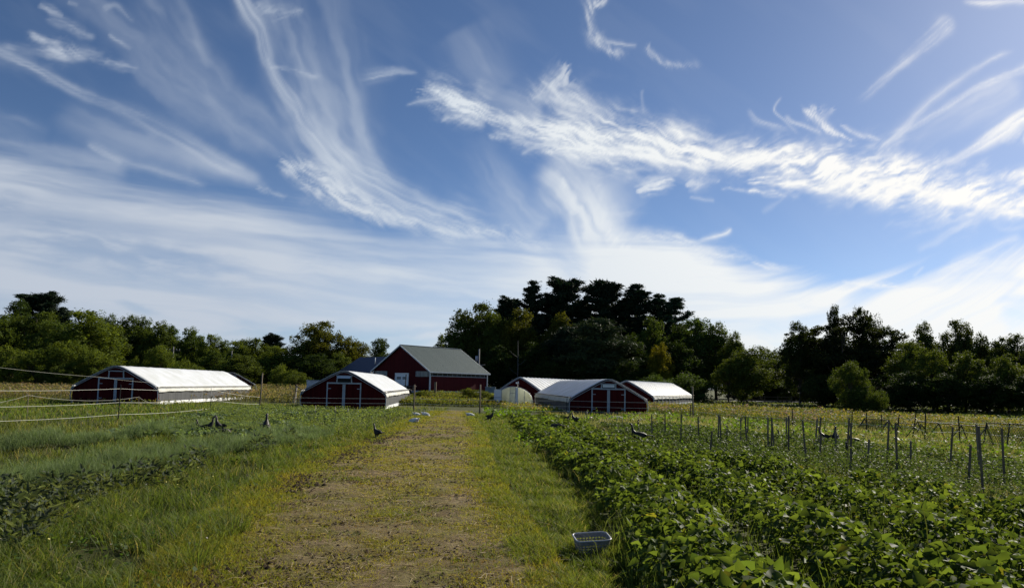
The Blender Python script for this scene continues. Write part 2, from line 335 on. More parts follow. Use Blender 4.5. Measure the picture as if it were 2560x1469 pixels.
    S([(260, 150, 6, .3), (300, 164, 7, .45), (350, 176, 5, .2)], 'fibre', 123, freq=2)
    S([(270, 85, 4, .3), (300, 102, 5, .35), (330, 124, 3, .2)], 'fibre', 124, freq=2)
    S([(250, 22, 6, .3), (290, 16, 6, .35), (340, 60, 4, .1)], 'fibre', 125, freq=2)
    S([(170, 0, 3, .4), (195, 14, 2, .2)], 'line', 126)
    # -- curly cloud where the plume meets the sheet
    S([(690, 398, 12, .4), (740, 412, 26, .85), (800, 450, 36, .95), (860, 490, 34, .9), (930, 530, 26, .7), (1010, 560, 16, .5), (1080, 580, 8, .3)], 'fluff', 130, fade=(.06, .2), freq=1.6, warp=10, fdir=34, tear=20)
    S([(640, 468, 4, .4), (670, 480, 6, .5), (720, 500, 5, .2)], 'fluff', 131, freq=2, fdir=20, tear=12)
    S([(880, 470, 10, .3), (960, 520, 20, .6), (1080, 570, 24, .6), (1230, 580, 20, .5), (1400, 620, 14, .3)], 'fluff', 132, fade=(.15, .15), freq=1.5, warp=8, fdir=26, tear=12)
    # -- the long torn band
    S([(1040, 238, 18, .35), (1090, 236, 34, .7), (1140, 254, 40, .98), (1190, 280, 32, .8), (1240, 300, 18, .6), (1300, 312, 14, .45)], 'fluff', 140, fade=(.08, .1), freq=1.15, warp=12, fdir=24, tear=30)
    S([(1010, 266, 2, .4), (1060, 252, 4, .5), (1110, 246, 5, .5)], 'line', 141, warp=3)
    S([(1100, 300, 12, .4), (1150, 292, 16, .5), (1220, 310, 12, .3)], 'fluff', 142, fdir=-30, tear=12)
    S([(1250, 275, 5, .5), (1275, 300, 9, .7), (1310, 318, 12, .6)], 'fluff', 143, freq=1.5, fdir=20, tear=12)
    S([(1250, 312, 22, .5), (1340, 322, 46, .85), (1430, 338, 60, .95), (1530, 352, 62, .95), (1620, 362, 56, 1.0), (1700, 372, 50, 1.0), (1760, 388, 38, 1.0), (1830, 400, 34, .9), (1900, 408, 20, .6)], 'fluff', 144, fade=(.08, .04), freq=1.0, warp=14, fdir=22, tear=22)
    S([(1330, 372, 12, .5), (1420, 374, 18, .8), (1540, 384, 20, .95), (1620, 392, 14, .9), (1700, 408, 9, .8), (1780, 430, 5, .6)], 'fluff', 145, freq=1.3, fdir=20, tear=12)
    S([(1215, 345, 4, .4), (1260, 338, 9, .6), (1330, 362, 6, .4)], 'fluff', 146, freq=1.6, fdir=20, tear=12)
    S([(1300, 392, 3, .4), (1360, 362, 5, .5), (1400, 366, 6, .5)], 'line', 147)
    S([(1330, 250, 22, .1), (1390, 200, 26, .42), (1410, 170, 20, .4), (1435, 162, 4, .3)], 'fluff', 148, freq=.9, warp=18, fdir=-50, tear=34)
    S([(1310, 250, 20, .2), (1380, 230, 26, .4), (1450, 260, 34, .5), (1540, 310, 34, .4)], 'fluff', 149, freq=.8, warp=18, fdir=40, tear=34)
    S([(1180, 220, 50, .12), (1280, 250, 50, .22), (1360, 290, 46, .26)], 'veil', 150)
    S([(1150, 60, 60, .1), (1200, 150, 60, .14), (1260, 230, 40, .12)], 'veil', 151)
    S([(1770, 378, 16, .6), (1840, 386, 34, .9), (1910, 390, 38, 1.0), (1990, 406, 42, 1.05), (2080, 422, 50, 1.1), (2180, 438, 56, 1.15), (2280, 454, 58, 1.15), (2380, 474, 58, 1.15), (2470, 492, 46, 1.1), (2600, 505, 32, 1), (2760, 520, 26, .9)], 'fluff', 152, fade=(.03, .05), freq=1.0, warp=14, fdir=-24, tear=22)
    S([(2080, 440, 12, .5), (2180, 452, 14, .7), (2320, 482, 16, .85), (2450, 512, 14, .9), (2560, 535, 8, .8), (2640, 545, 4, .4)], 'fluff', 153, freq=1.2, warp=6, fdir=8, tear=12)
    S([(1855, 462, 4, .6), (1900, 452, 16, 1.0), (1960, 452, 20, .95), (2040, 466, 16, .9), (2140, 478, 14, .85), (2250, 490, 8, .4)], 'fluff', 154, freq=1.3, fdir=-8, tear=12)
    S([(1870, 472, 4, .8), (1930, 482, 6, .9), (2000, 488, 4, .5)], 'fluff', 155, freq=1.5, fdir=10, tear=12)
    S([(2490, 450, 16, .5), (2540, 442, 20, .8), (2640, 440, 20, .8)], 'fluff', 156, fdir=-40, tear=12)
    S([(1590, 478, 10, .5), (1640, 462, 18, .75), (1690, 448, 8, .4)], 'fluff', 157, freq=1.4, fdir=-20, tear=12)
    S([(1715, 466, 8, .6), (1750, 458, 10, .8), (1800, 454, 4, .4)], 'fluff', 158, freq=1.5, fdir=-20, tear=12)
    S([(1560, 425, 3, .4), (1600, 422, 3, .4), (1640, 430, 3, .2)], 'line', 159)
    S([(1720, 490, 3, .4), (1790, 500, 3, .3)], 'line', 160)
    S([(1810, 474, 3, .5), (1850, 478, 4, .5), (1880, 480, 3, .2)], 'fluff', 161, fdir=20, tear=12)
    S([(1960, 490, 3, .3), (1925, 520, 6, .3), (1900, 535, 4, .1)], 'veil', 162)
    # -- fan below the band
    S([(1180, 330, 20, .12), (1230, 430, 34, .2), (1290, 520, 44, .3), (1370, 590, 50, .3)], 'veil', 165, warp=16)
    S([(1340, 400, 60, .30), (1400, 450, 76, .56), (1450, 520, 92, .72), (1480, 590, 96, .76), (1520, 640, 70, .4)], 'veil', 166, fade=(.2, .05), warp=16)
    S([(1470, 430, 10, .2), (1490, 470, 16, .26), (1505, 530, 20, .28), (1530, 590, 20, .6), (1600, 640, 14, .3)], 'fluff', 167, fade=(.2, .15), freq=1.2, warp=10, fdir=-70, tear=12)
    S([(1400, 440, 10, .3), (1420, 480, 14, .4), (1440, 540, 14, .3)], 'fluff', 168, fdir=-60, tear=12)
    S([(1735, 606, 3, .5), (1780, 592, 3, .8), (1815, 582, 4, .85), (1831, 568, 3, .6)], 'line', 169, warp=2, fade=(.25, .1))
    S([(1730, 612, 10, .3), (1755, 640, 14, .5), (1790, 660, 6, .3)], 'fluff', 170, freq=1.5, fdir=-40, tear=12)
    S([(1560, 590, 16, .4), (1700, 605, 20, .6), (1830, 640, 16, .4), (1990, 680, 8, .4)], 'fluff', 171, freq=1.1, warp=10, fdir=14, tear=12)
    # -- hooks
    S([(1458, -30, 8, .5), (1474, 10, 9, .6), (1478, 55, 8, .72), (1488, 92, 11, .62), (1520, 124, 8, .5), (1580, 136, 7, .2)], 'fluff', 180, freq=1.4, warp=5, fade=(.03, .2), fdir=70, tear=12)
    S([(1480, 8, 5, .6), (1500, 12, 6, .6), (1525, -8, 4, .5)], 'fluff', 181, freq=1.8, warp=4, fdir=-50, tear=12)
    S([(1505, 108, 5, .4), (1540, 106, 5, .4), (1600, 112, 4, .15)], 'fibre', 182, freq=2)
    S([(1626, 102, 3, .3), (1620, 125, 4, .45), (1640, 145, 5, .5), (1672, 160, 6, .32), (1760, 164, 7, .10)], 'fluff', 183, freq=1.6, warp=3, fdir=60, tear=12)
    S([(1608, 225, 4, .12), (1612, 290, 5, .12)], 'veil', 184)
    # -- tufts and streaks on the right
    S([(2045, 262, 6, .4), (2025, 280, 14, .7), (2040, 300, 12, .65), (2075, 328, 9, .7), (2110, 345, 6, .6), (2150, 353, 3, .3)], 'fluff', 190, freq=1.5, warp=6, fdir=60, tear=12)
    S([(2050, 285, 8, .6), (2085, 272, 6, .5)], 'fluff', 191, freq=2, warp=6, fdir=-30, tear=12)
    S([(2100, 312, 3, .3), (2140, 334, 5, .55), (2185, 346, 4, .45), (2205, 344, 2, .2)], 'fluff', 192, freq=1.8, warp=3, fdir=28, tear=12)
    S([(1960, 285, 3, .2), (1980, 305, 4, .35), (2020, 318, 4, .4), (2060, 335, 4, .3)], 'fibre', 193, freq=2.2, warp=3)
    S([(1868, 268, 3, .2), (1890, 300, 5, .4), (1930, 315, 5, .4), (1975, 325, 3, .15)], 'fibre', 194, freq=2.2, warp=3)
    S([(1955, 238, 2, .2), (1935, 275, 2, .35), (1965, 305, 3, .3), (2000, 340, 2, .1)], 'line', 195, warp=2)
    S([(2388, 40, 6, .5), (2355, 70, 12, .6), (2310, 115, 9, .5), (2250, 165, 8, .35), (2190, 215, 8, .35), (2135, 262, 5, .2)], 'fibre', 196, freq=1.8, warp=5, fade=(.06, .2))
    S([(2660, 110, 14, .4), (2560, 172, 9, .52), (2500, 195, 8, .56), (2430, 228, 7, .55), (2350, 275, 10, .42), (2270, 325, 6, .35), (2200, 375, 3, .3)], 'fibre', 197, freq=1.3, warp=5, fade=(.02, .15))
    S([(2540, 124, 5, .6), (2490, 142, 5, .45), (2420, 185, 6, .35), (2330, 250, 6, .45), (2270, 310, 5, .5), (2210, 360, 4, .5), (2180, 390, 2, .2)], 'line', 198, warp=5)
    S([(2560, 200, 30, .3), (2450, 260, 34, .34), (2340, 320, 26, .25), (2260, 370, 12, .15)], 'veil', 199)
    S([(2700, 210, 34, .8), (2560, 292, 22, .8), (2500, 330, 17, .8), (2430, 375, 10, .8), (2370, 405, 6, .65), (2330, 425, 5, .5)], 'fibre', 200, freq=1.0, warp=4, fade=(.01, .15))
    S([(2640, 320, 30, .5), (2540, 335, 20, .4), (2500, 355, 6, .2)], 'fluff', 201, fdir=-40, tear=12)
    S([(2400, 3, 3, .3), (2460, 8, 4, .8), (2530, 5, 4, .7), (2640, 0, 3, .4)], 'line', 202, warp=1.5, fade=(.1, .05))
    S([(2440, 548, 4, .3), (2370, 585, 9, .32), (2290, 630, 6, .2)], 'veil', 203, freq=2)
    S([(2700, 480, 30, .3), (2560, 565, 10, .25), (2470, 560, 5, .1)], 'veil', 204)
    S([(2560, 590, 8, .5), (2460, 628, 7, .4), (2360, 668, 5, .3)], 'line', 205, warp=4)
    S([(2480, 640, 6, .5), (2400, 660, 6, .6), (2340, 690, 4, .3)], 'fibre', 206, freq=2)
    S([(2100, 708, 3, .7), (2200, 712, 7, .9), (2250, 716, 5, .5)], 'fluff', 207, freq=1.5, warp=3, fdir=4, tear=12)
    S([(2310, 662, 2, .3), (2285, 690, 3, .3)], 'line', 208)
    # -- faint all-over structure of very thin ice cloud
    th = fbm((x*.8+y*.6)/260, (y*.8-x*.6)/60, 301, 4)
    D = 1-(1-D)*(1-.05*sstep(.45, .85, th)*np.interp(x, [-900, 1200, 1900, 3400], [1, .8, .25, .25]))
    return np.clip(D, 0, 1)
# ================================================================= sky: the layer of cirrus on a far dome
def build_sky():
    az = np.radians(np.arange(-58, 58.01, .115)); el = np.radians(np.arange(-1.0, 52.01, .115))
    A, E = np.meshgrid(az, el); R = 3500.0
    d = np.stack([np.sin(A)*np.cos(E), np.cos(A)*np.cos(E), np.sin(E)], -1).reshape(-1, 3)
    c = d@cF; U = CX+F_PX*(d@cR)/np.maximum(c, .2); V = CY-F_PX*(d@cU)/np.maximum(c, .2)
    D = cirrus(U, V)
    e = E.ravel(); a = A.ravel()
    D *= sstep(math.radians(52), math.radians(46), e)*sstep(math.radians(58), math.radians(52), np.abs(a))
    n, m = len(el), len(az); I = np.arange(n*m).reshape(n, m)
    Fq = np.stack([I[:-1, :-1], I[:-1, 1:], I[1:, 1:], I[1:, :-1]], -1).reshape(-1, 4)
    P = d*R; P[:, 2] += EYE
    mt = bpy.data.materials.new('cirrus'); t, out = nodes(mt)
    at = N(t, 'ShaderNodeAttribute', attribute_name='thin')
    ge = N(t, 'ShaderNodeNewGeometry'); nm = N(t, 'ShaderNodeVectorMath', operation='NORMALIZE'); t.links.new(ge.outputs['Position'], nm.inputs[0])
    dt = N(t, 'ShaderNodeVectorMath', operation='DOT_PRODUCT'); dt.inputs[1].default_value = tuple(sdir); t.links.new(nm.outputs[0], dt.inputs[0])
    rp = N(t, 'ShaderNodeValToRGB'); cr = rp.color_ramp           # ice cloud glows more the nearer the sun stands
    for p, c3 in CLOUD_RAMP: 
        e_ = cr.elements.new(p); e_.color = (*c3, 1)
    cr.elements.remove(cr.elements[0]); cr.elements.remove(cr.elements[-1])
    t.links.new(dt.outputs['Value'], rp.inputs[0])
    em = N(t, 'ShaderNodeEmission'); em.inputs[1].default_value = CLOUD_STR; t.links.new(rp.outputs[0], em.inputs[0])
    tr = N(t, 'ShaderNodeBsdfTransparent'); mx = N(t, 'ShaderNodeMixShader')
    t.links.new(at.outputs['Fac'], mx.inputs[0]); t.links.new(tr.outputs[0], mx.inputs[1]); t.links.new(em.outputs[0], mx.inputs[2])
    t.links.new(mx.outputs[0], out.inputs[0]); mt.cycles.emission_sampling = 'NONE'
    o = fast_mesh('sky', P, Fq, mt, uvd=D, smooth=True); tag(o, kind='structure'); return o
CLOUD_RAMP = [(.0, (.52, .58, .68)), (.45, (.575, .635, .73)), (.70, (.70, .77, .85)), (.86, (.92, .95, .96)), (.97, (1.08, 1.06, 1.02))]
CLOUD_STR = .63
build_sky()
# ================================================================= lay of the land
def hgt(x, y):
    x = np.asarray(x, float); y = np.asarray(y, float)
    z = .8*np.exp(-(((x+18)/26)**2+((y-112)/26)**2)**1.5)
    z = z + .06*np.sin(x*.23+1)*np.sin(y*.17)*sstep(8, 20, y)*.5
    return z
def pathL(y): return np.interp(y, [0, 3, 7.3, 11, 16.8, 30, 45, 56], [-2.0, -2.1, -2.95, -3.8, -4.7, -4.9, -5.1, -4.9])
def pathR(y): return np.interp(y, [0, 3, 7.3, 11, 16.8, 30, 45, 56], [.7, .6, .4, 0., -.65, -1.3, -2.7, -3.4])
def beanL(y): return .6*(fbm(np.asarray(y, float)*1.1, np.asarray(y, float)*0+4.2, 71, 4)-.5)+ np.interp(y, [0, 5, 7.3, 10, 17, 25, 38, 48], [1.1, 1.15, 1.25, 1.5, 1.3, .75, .1, -.6])
def beanR(y): return np.interp(y, [0, 5, 12, 15, 20, 25, 30, 38, 48], [9, 9.6, 8.6, 6.6, 4.9, 4.3, 4.1, 3.8, 3.2])
def pxof(x, y): return 1280+1760*np.asarray(x)/np.maximum(y, .1)
def meadN(x, y): return np.interp(pxof(x, y), [1500, 1750, 2000, 2300, 2560, 2900], [58, 51, 42, 36, 31, 28])
def meadF(x, y): return np.interp(pxof(x, y), [1500, 1700, 2000, 2300, 2560, 2900], [78, 68, 61, 53, 45, 40])
def meadowY(x): return np.interp(x, [2, 7, 12, 16, 21, 30, 50], [60, 52, 40, 33, 27, 23, 20])   # near edge of the flower meadow
def build_ground():
    ys = np.r_[np.arange(-10, 60, .35), np.arange(60, 130, 1.5), np.geomspace(130, 3200, 24)]
    xs = np.r_[-np.geomspace(3200, 60, 22), np.arange(-59, 59, .5), np.geomspace(60, 3200, 22)]
    Xg, Yg = np.meshgrid(xs, ys); x = Xg.ravel(); y = Yg.ravel()
    z = hgt(x, y)+.05*(fbm(x*1.3, y*1.3, 3, 3)-.5)*(np.abs(y) < 70)
    n, m = len(ys), len(xs); I = np.arange(n*m).reshape(n, m)
    Fq = np.stack([I[:-1, :-1], I[:-1, 1:], I[1:, 1:], I[1:, :-1]], -1).reshape(-1, 4)
    mt = bpy.data.materials.new('ground soil and turf'); t, out = nodes(mt)
    tc = N(t, 'ShaderNodeTexCoord')
    def ns(s, dd=6, ro=.6):
        n_ = N(t, 'ShaderNodeTexNoise'); n_.inputs['Scale'].default_value = s; n_.inputs['Detail'].default_value = dd; n_.inputs['Roughness'].default_value = ro; t.links.new(tc.outputs['Object'], n_.inputs[0]); return n_
    n1 = ns(.35); n2 = ns(9, 8, .75); n3 = ns(.05)
    r = N(t, 'ShaderNodeValToRGB'); e = r.color_ramp.elements; e[0].position = .3; e[0].color = (.045, .038, .022, 1); e[1].position = .7; e[1].color = (.075, .095, .022, 1)
    t.links.new(n2.outputs[0], r.inputs[0])
    r2 = N(t, 'ShaderNodeValToRGB'); e = r2.color_ramp.elements; e[0].position = .35; e[0].color = (.055, .075, .02, 1); e[1].position = .65; e[1].color = (.085, .08, .03, 1)
    t.links.new(n1.outputs[0], r2.inputs[0])
    mx = N(t, 'ShaderNodeMix', data_type='RGBA'); mx.inputs[0].default_value = .45; t.links.new(r.outputs[0], mx.inputs[6]); t.links.new(r2.outputs[0], mx.inputs[7])
    b = N(t, 'ShaderNodeBsdfPrincipled'); b.inputs['Roughness'].default_value = .95; b.inputs['Specular IOR Level'].default_value = .1
    bp = N(t, 'ShaderNodeBump'); bp.inputs['Strength'].default_value = .8; bp.inputs['Distance'].default_value = .05; t.links.new(n2.outputs[0], bp.inputs['Height'])
    t.links.new(mx.outputs[2], b.inputs['Base Color']); t.links.new(bp.outputs[0], b.inputs['Normal']); t.links.new(b.outputs[0], out.inputs[0])
    tag(fast_mesh('ground', np.stack([x, y, z-.03], -1), Fq, mt, smooth=True), kind='structure')
build_ground()
def build_path():
    ys = np.arange(1.5, 56, .12); k = np.linspace(0, 1, 60)
    Y, K = np.meshgrid(ys, k, indexing='ij')
    wob = .35*(fbm(Y*.9, Y*0+3, 21, 3)-.5); wob2 = .35*(fbm(Y*.9, Y*0+9, 22, 3)-.5)
    L = pathL(Y)-.1+wob; Rr = pathR(Y)+.1+wob2
    X = L+(Rr-L)*K; x = X.ravel(); y = Y.ravel()
    rel = .045*(fbm(x*2.2, y*2.2, 41, 4)-.5)+.03*(fbm(x*8, y*8, 42, 3)-.5)
    edge = np.minimum(K, 1-K).ravel()
    z = hgt(x, y)+.006+np.where(edge < .02, -.05, rel+.03)
    n, m = Y.shape; I = np.arange(n*m).reshape(n, m)
    Fq = np.stack([I[:-1, :-1], I[:-1, 1:], I[1:, 1:], I[1:, :-1]], -1).reshape(-1, 4)
    mt = bpy.data.materials.new('trodden dirt'); t, out = nodes(mt); tc = N(t, 'ShaderNodeTexCoord')
    def ns(s, dd=6, ro=.6):
        n_ = N(t, 'ShaderNodeTexNoise'); n_.inputs['Scale'].default_value = s; n_.inputs['Detail'].default_value = dd; n_.inputs['Roughness'].default_value = ro; t.links.new(tc.outputs['Object'], n_.inputs[0]); return n_
    n1 = ns(.9, 8, .65); n2 = ns(16, 8, .8); n3 = ns(2.6, 7, .7)
    r = N(t, 'ShaderNodeValToRGB'); e = r.color_ramp.elements; e[0].position = .33; e[0].color = (.085, .056, .026, 1); e[1].position = .68; e[1].color = (.35, .275, .15, 1)
    t.links.new(n2.outputs[0], r.inputs[0])
    r2 = N(t, 'ShaderNodeValToRGB'); e = r2.color_ramp.elements; e[0].position = .4; e[0].color = (0, 0, 0, 1); e[1].position = .6; e[1].color = (1, 1, 1, 1); t.links.new(n1.outputs[0], r2.inputs[0])
    r3 = N(t, 'ShaderNodeValToRGB'); e = r3.color_ramp.elements; e[0].position = .42; e[0].color = (0, 0, 0, 1); e[1].position = .58; e[1].color = (.75, .75, .75, 1); t.links.new(n3.outputs[0], r3.inputs[0])
    mx = N(t, 'ShaderNodeMix', data_type='RGBA'); mx.inputs[7].default_value = (.15, .135, .038, 1); t.links.new(r2.outputs[0], mx.inputs[0]); t.links.new(r.outputs[0], mx.inputs[6])
    m2 = N(t, 'ShaderNodeMix', data_type='RGBA'); m2.inputs[7].default_value = (.10, .055, .028, 1)
    hf = N(t, 'ShaderNodeMath', operation='MULTIPLY'); hf.inputs[1].default_value = .55; t.links.new(r3.outputs[0], hf.inputs[0]); t.links.new(hf.outputs[0], m2.inputs[0]); t.links.new(mx.outputs[2], m2.inputs[6])
    b = N(t, 'ShaderNodeBsdfPrincipled'); b.inputs['Roughness'].default_value = .95; b.inputs['Specular IOR Level'].default_value = .1
    bp = N(t, 'ShaderNodeBump'); bp.inputs['Strength'].default_value = 1.0; bp.inputs['Distance'].default_value = .05; t.links.new(n2.outputs[0], bp.inputs['Height'])
    t.links.new(m2.outputs[2], b.inputs['Base Color']); t.links.new(bp.outputs[0], b.inputs['Normal']); t.links.new(b.outputs[0], out.inputs[0])
    tag(fast_mesh('path', np.stack([x, y, z], -1), Fq, mt, smooth=True), kind='structure')
build_path()
def build_road():
    # sealed road beyond the meadow, on the right
    pts = [(22, 118), (36, 127), (60, 133), (95, 134), (150, 132)]
    S = spline([(a, b) for a, b in pts], 8); v = []; f = []
    for i, p in enumerate(S):
        d = S[min(i+1, len(S)-1)]-S[max(i-1, 0)]; nn = np.array([-d[1], d[0]])/np.hypot(*d)
        for s_ in (-3.2, 3.2):
            q = p+nn*s_; v.append((q[0], q[1], hgt(*q)+.13+(.0)))
    for i in range(len(S)-1): f.append((2*i, 2*i+1, 2*i+3, 2*i+2))
    mb = MB(); mb.add(v, f)
    n0 = len(S)
    v2 = [(x, y, z-.5) for x, y, z in v]; mb.add(v+v2, [(2*i, 2*i+2, 2*i+2+2*n0, 2*i+2*n0) for i in range(n0-1)]+[(2*i+1, 2*i+3, 2*i+3+2*n0, 2*i+1+2*n0) for i in range(n0-1)])
    tag(mb.build('road', solid('asphalt', (.17, .17, .17), .85, .2, 2), fix=True), kind='structure')
build_road()
# ================================================================= grass, weeds and crops
def scatter(n, y0, y1, p=1.0, xm=3.0, seed=0, xlo=None, xhi=None):
    """Points on the ground in front of the photographer, sparser with distance (p)."""
    r = np.random.RandomState(seed+1000)
    t = np.linspace(y0, y1, 2000); wd = .80*t+xm+1.5
    a = -wd if xlo is None else np.maximum(-wd, xlo(t)); b = wd if xhi is None else np.minimum(wd, xhi(t))
    pdf = np.maximum(b-a, 0)*t**(-p); c = np.cumsum(pdf); c /= c[-1]
    y = np.interp(r.rand(n), c, t); a_ = np.interp(y, t, a); b_ = np.interp(y, t, b)
    return a_+(b_-a_)*r.rand(n), y
def clear_of(x, y):
    """True where no building stands."""
    k = np.ones(len(x), bool)
    for cx, cy, az, wd, ln in FOOT:
        ca, sa = math.cos(az), math.sin(az); dx = x-cx; dy = y-cy
        u = dx*ca-dy*sa; v = dx*sa+dy*ca
        k &= ~((np.abs(u) < wd/2+.05) & (v > -.05) & (v < ln+.05))
    return k
FOOT = []
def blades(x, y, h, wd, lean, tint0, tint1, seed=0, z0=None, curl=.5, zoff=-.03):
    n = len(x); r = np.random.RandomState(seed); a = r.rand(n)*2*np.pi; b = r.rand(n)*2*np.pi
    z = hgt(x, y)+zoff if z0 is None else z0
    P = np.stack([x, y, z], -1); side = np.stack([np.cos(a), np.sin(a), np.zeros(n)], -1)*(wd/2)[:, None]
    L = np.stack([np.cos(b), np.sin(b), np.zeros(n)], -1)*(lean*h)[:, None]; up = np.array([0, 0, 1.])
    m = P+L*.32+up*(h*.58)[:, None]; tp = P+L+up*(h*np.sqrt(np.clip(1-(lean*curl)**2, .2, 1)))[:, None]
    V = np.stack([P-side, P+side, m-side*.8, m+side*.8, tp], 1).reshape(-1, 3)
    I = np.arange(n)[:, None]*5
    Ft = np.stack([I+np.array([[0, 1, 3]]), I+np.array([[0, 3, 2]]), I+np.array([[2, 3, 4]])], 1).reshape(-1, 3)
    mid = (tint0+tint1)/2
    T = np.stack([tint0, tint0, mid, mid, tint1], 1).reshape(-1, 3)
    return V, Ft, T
def leaves(P, nrm, az, L, W, tint, fold=.3, seed=0):
    """Six-point leaves: base, two shoulders each side, tip; folded along the midrib."""
    n = len(P); nrm = nrm/np.linalg.norm(nrm, axis=1, keepdims=True)
    d = np.stack([np.cos(az), np.sin(az), np.zeros(n)], -1); d -= nrm*np.sum(d*nrm, 1, keepdims=True); d /= np.linalg.norm(d, axis=1, keepdims=True)+1e-9
    s = np.cross(nrm, d); L = L[:, None]; W = W[:, None]
    def pt(a, b, c): return P+d*L*a+s*W*b+nrm*W*c
    V = np.stack([pt(0, 0, 0), pt(.24, .5, fold*.5), pt(.58, .34, fold*.25), pt(1.08, 0, -.22), pt(.58, -.34, fold*.25), pt(.24, -.5, fold*.5)], 1).reshape(-1, 3)
    I = np.arange(n)[:, None]*6
    Ft = np.stack([I+np.array([[0, 1, 2]]), I+np.array([[0, 2, 3]]), I+np.array([[0, 3, 4]]), I+np.array([[0, 4, 5]])], 1).reshape(-1, 3)
    return V, Ft, np.repeat(tint, 6, 0)
def cards(P, nrm, az, L, W, tint):
    """Plain two-triangle leaves for things far off."""
    n = len(P); nrm = nrm/np.linalg.norm(nrm, axis=1, keepdims=True)
    d = np.stack([np.cos(az), np.sin(az), np.zeros(n)], -1); d -= nrm*np.sum(d*nrm, 1, keepdims=True); d /= np.linalg.norm(d, axis=1, keepdims=True)+1e-9
    s = np.cross(nrm, d); L = L[:, None]; W = W[:, None]
    V = np.stack([P-d*L*.5, P+s*W*.5, P+d*L*.5, P-s*W*.5], 1).reshape(-1, 3)
    I = np.arange(n)[:, None]*4
    return V, np.stack([I+np.array([[0, 1, 2]]), I+np.array([[0, 2, 3]])], 1).reshape(-1, 3), np.repeat(tint, 4, 0)
def join(parts):
    V = []; Fx = []; T = []; o = 0
    for v, f, t in parts: V.append(v); Fx.append(f+o); T.append(t); o += len(v)
    return np.concatenate(V), np.concatenate(Fx), np.concatenate(T)
def stuff(name, parts, mat, label, cat, smooth=False):
    V, Fx, T = join(parts); return tag(fast_mesh(name, V, Fx, mat, tint=T, smooth=smooth), label, cat, kind='stuff')
def tints(n, a, b, seed, var=.18, u=None):
    r = np.random.RandomState(seed); u = r.rand(n) if u is None else u
    c = np.array(a)*(1-u[:, None])+np.array(b)*u[:, None]
    return np.clip(c*(1+var*(r.rand(n)[:, None]*2-1)), 0, 1)
def up_nrm(n, spread, seed, bias=(0, 0, 0)):
    r = np.random.RandomState(seed); v = r.normal(size=(n, 3))*spread; v[:, 2] += 1; return v+np.array(bias)
# ================================================================= shared paints and metals
RED = boards('red board siding', (.046, .004, .005), (.070, .007, .008), .15, 'X', .75, .7, .4, .05)
REDW = boards('red ribbed steel wall', (.080, .007, .009), (.11, .011, .013), .23, 'Y', .6, .6, .9, .12, .1)
REDG = boards('red ribbed steel gable', (.055, .006, .008), (.075, .008, .010), .23, 'X', .65, .7, .7, .06, .1)
TRIM = solid('weathered white trim', (.58, .60, .62), .6, .12, 4)
GREYW = solid('grey white timber', (.36, .385, .42), .7, .2, 5)
WHITE = solid('white paint', (.74, .75, .76), .5, .06, 3)
COVER = film('white roof film', (.80, .82, .84), .22, .42, .45, .30, (.35, 1.6, .35), 1.4)
COVERB = film('roof film with sky sheen', (.80, .84, .90), .30, .22, .7, .55, (.6, 3.2, .6), 1.5)  # roof film again, sky reflection put into a bluer colour
VALANCE = film('hanging roof film', (.78, .78, .74), .35, .5, .3, .7, (1, 5, .6), 1.6)
CURTAIN = boards('grey shade cloth', (.065, .068, .07), (.10, .103, .106), .16, 'Y', .8, .72, .8, .2, .3)
DARKM = solid('dark steel', (.035, .033, .032), .5, .3, 8, metal=.6)
GALV = solid('galvanised steel', (.36, .38, .40), .4, .15, 6, metal=.7)
WOOD = solid('weathered post wood', (.20, .155, .105), .85, .35, 4, bump=.5, bscale=18, stretch=(3, 3, .5))
WOODG = solid('grey stake wood', (.15, .112, .075), .85, .3, 5, bump=.4, bscale=20, stretch=(3, 3, .4))
BLACK = solid('black opening', (.012, .012, .014), .7, .2, 3)
ROPE2 = solid('grey fence rope', (.38, .38, .33), .7, .1, 20)
ROPE = solid('pale fence rope', (.75, .76, .66), .6, .1, 20)
BLACKP = solid('black plastic', (.02, .02, .022), .45, .2, 8)
# ================================================================= hoop barns
PROF = [(3.13, 0), (3.2, .6), (3.16, 1.12), (3.0, 1.34), (2.70, 1.52), (2.2, 1.81), (1.6, 2.15), (1.0, 2.49), (.6, 2.70), (.28, 2.83), (0, 2.87)]
PROF2 = [(3.13, 0), (3.17, .6), (3.15, .95), (3.0, 1.16), (2.7, 1.36), (2.1, 1.74), (1.4, 2.17), (.8, 2.52), (.4, 2.73), (.15, 2.83), (0, 2.87)]
def half(s=1.0, off=0.0, zs=1.0, W=1.0):
    return [((x+off*(1 if x > .3 else x/.3))*W*s, z*zs+off*(z/2.86)) for x, z in PROF]
def arch(off=0.0, zs=1.0, W=1.0, base=0.0, prof=None):
    r = [(x*W+off*min(1, x/1.2)*.6, max(z*zs+off*min(1, z/1.6), base)) for x, z in (prof or CUR[0])]
    return [(-x, z) for x, z in r]+[(x, z) for x, z in r[::-1][1:]]
CUR = [PROF]
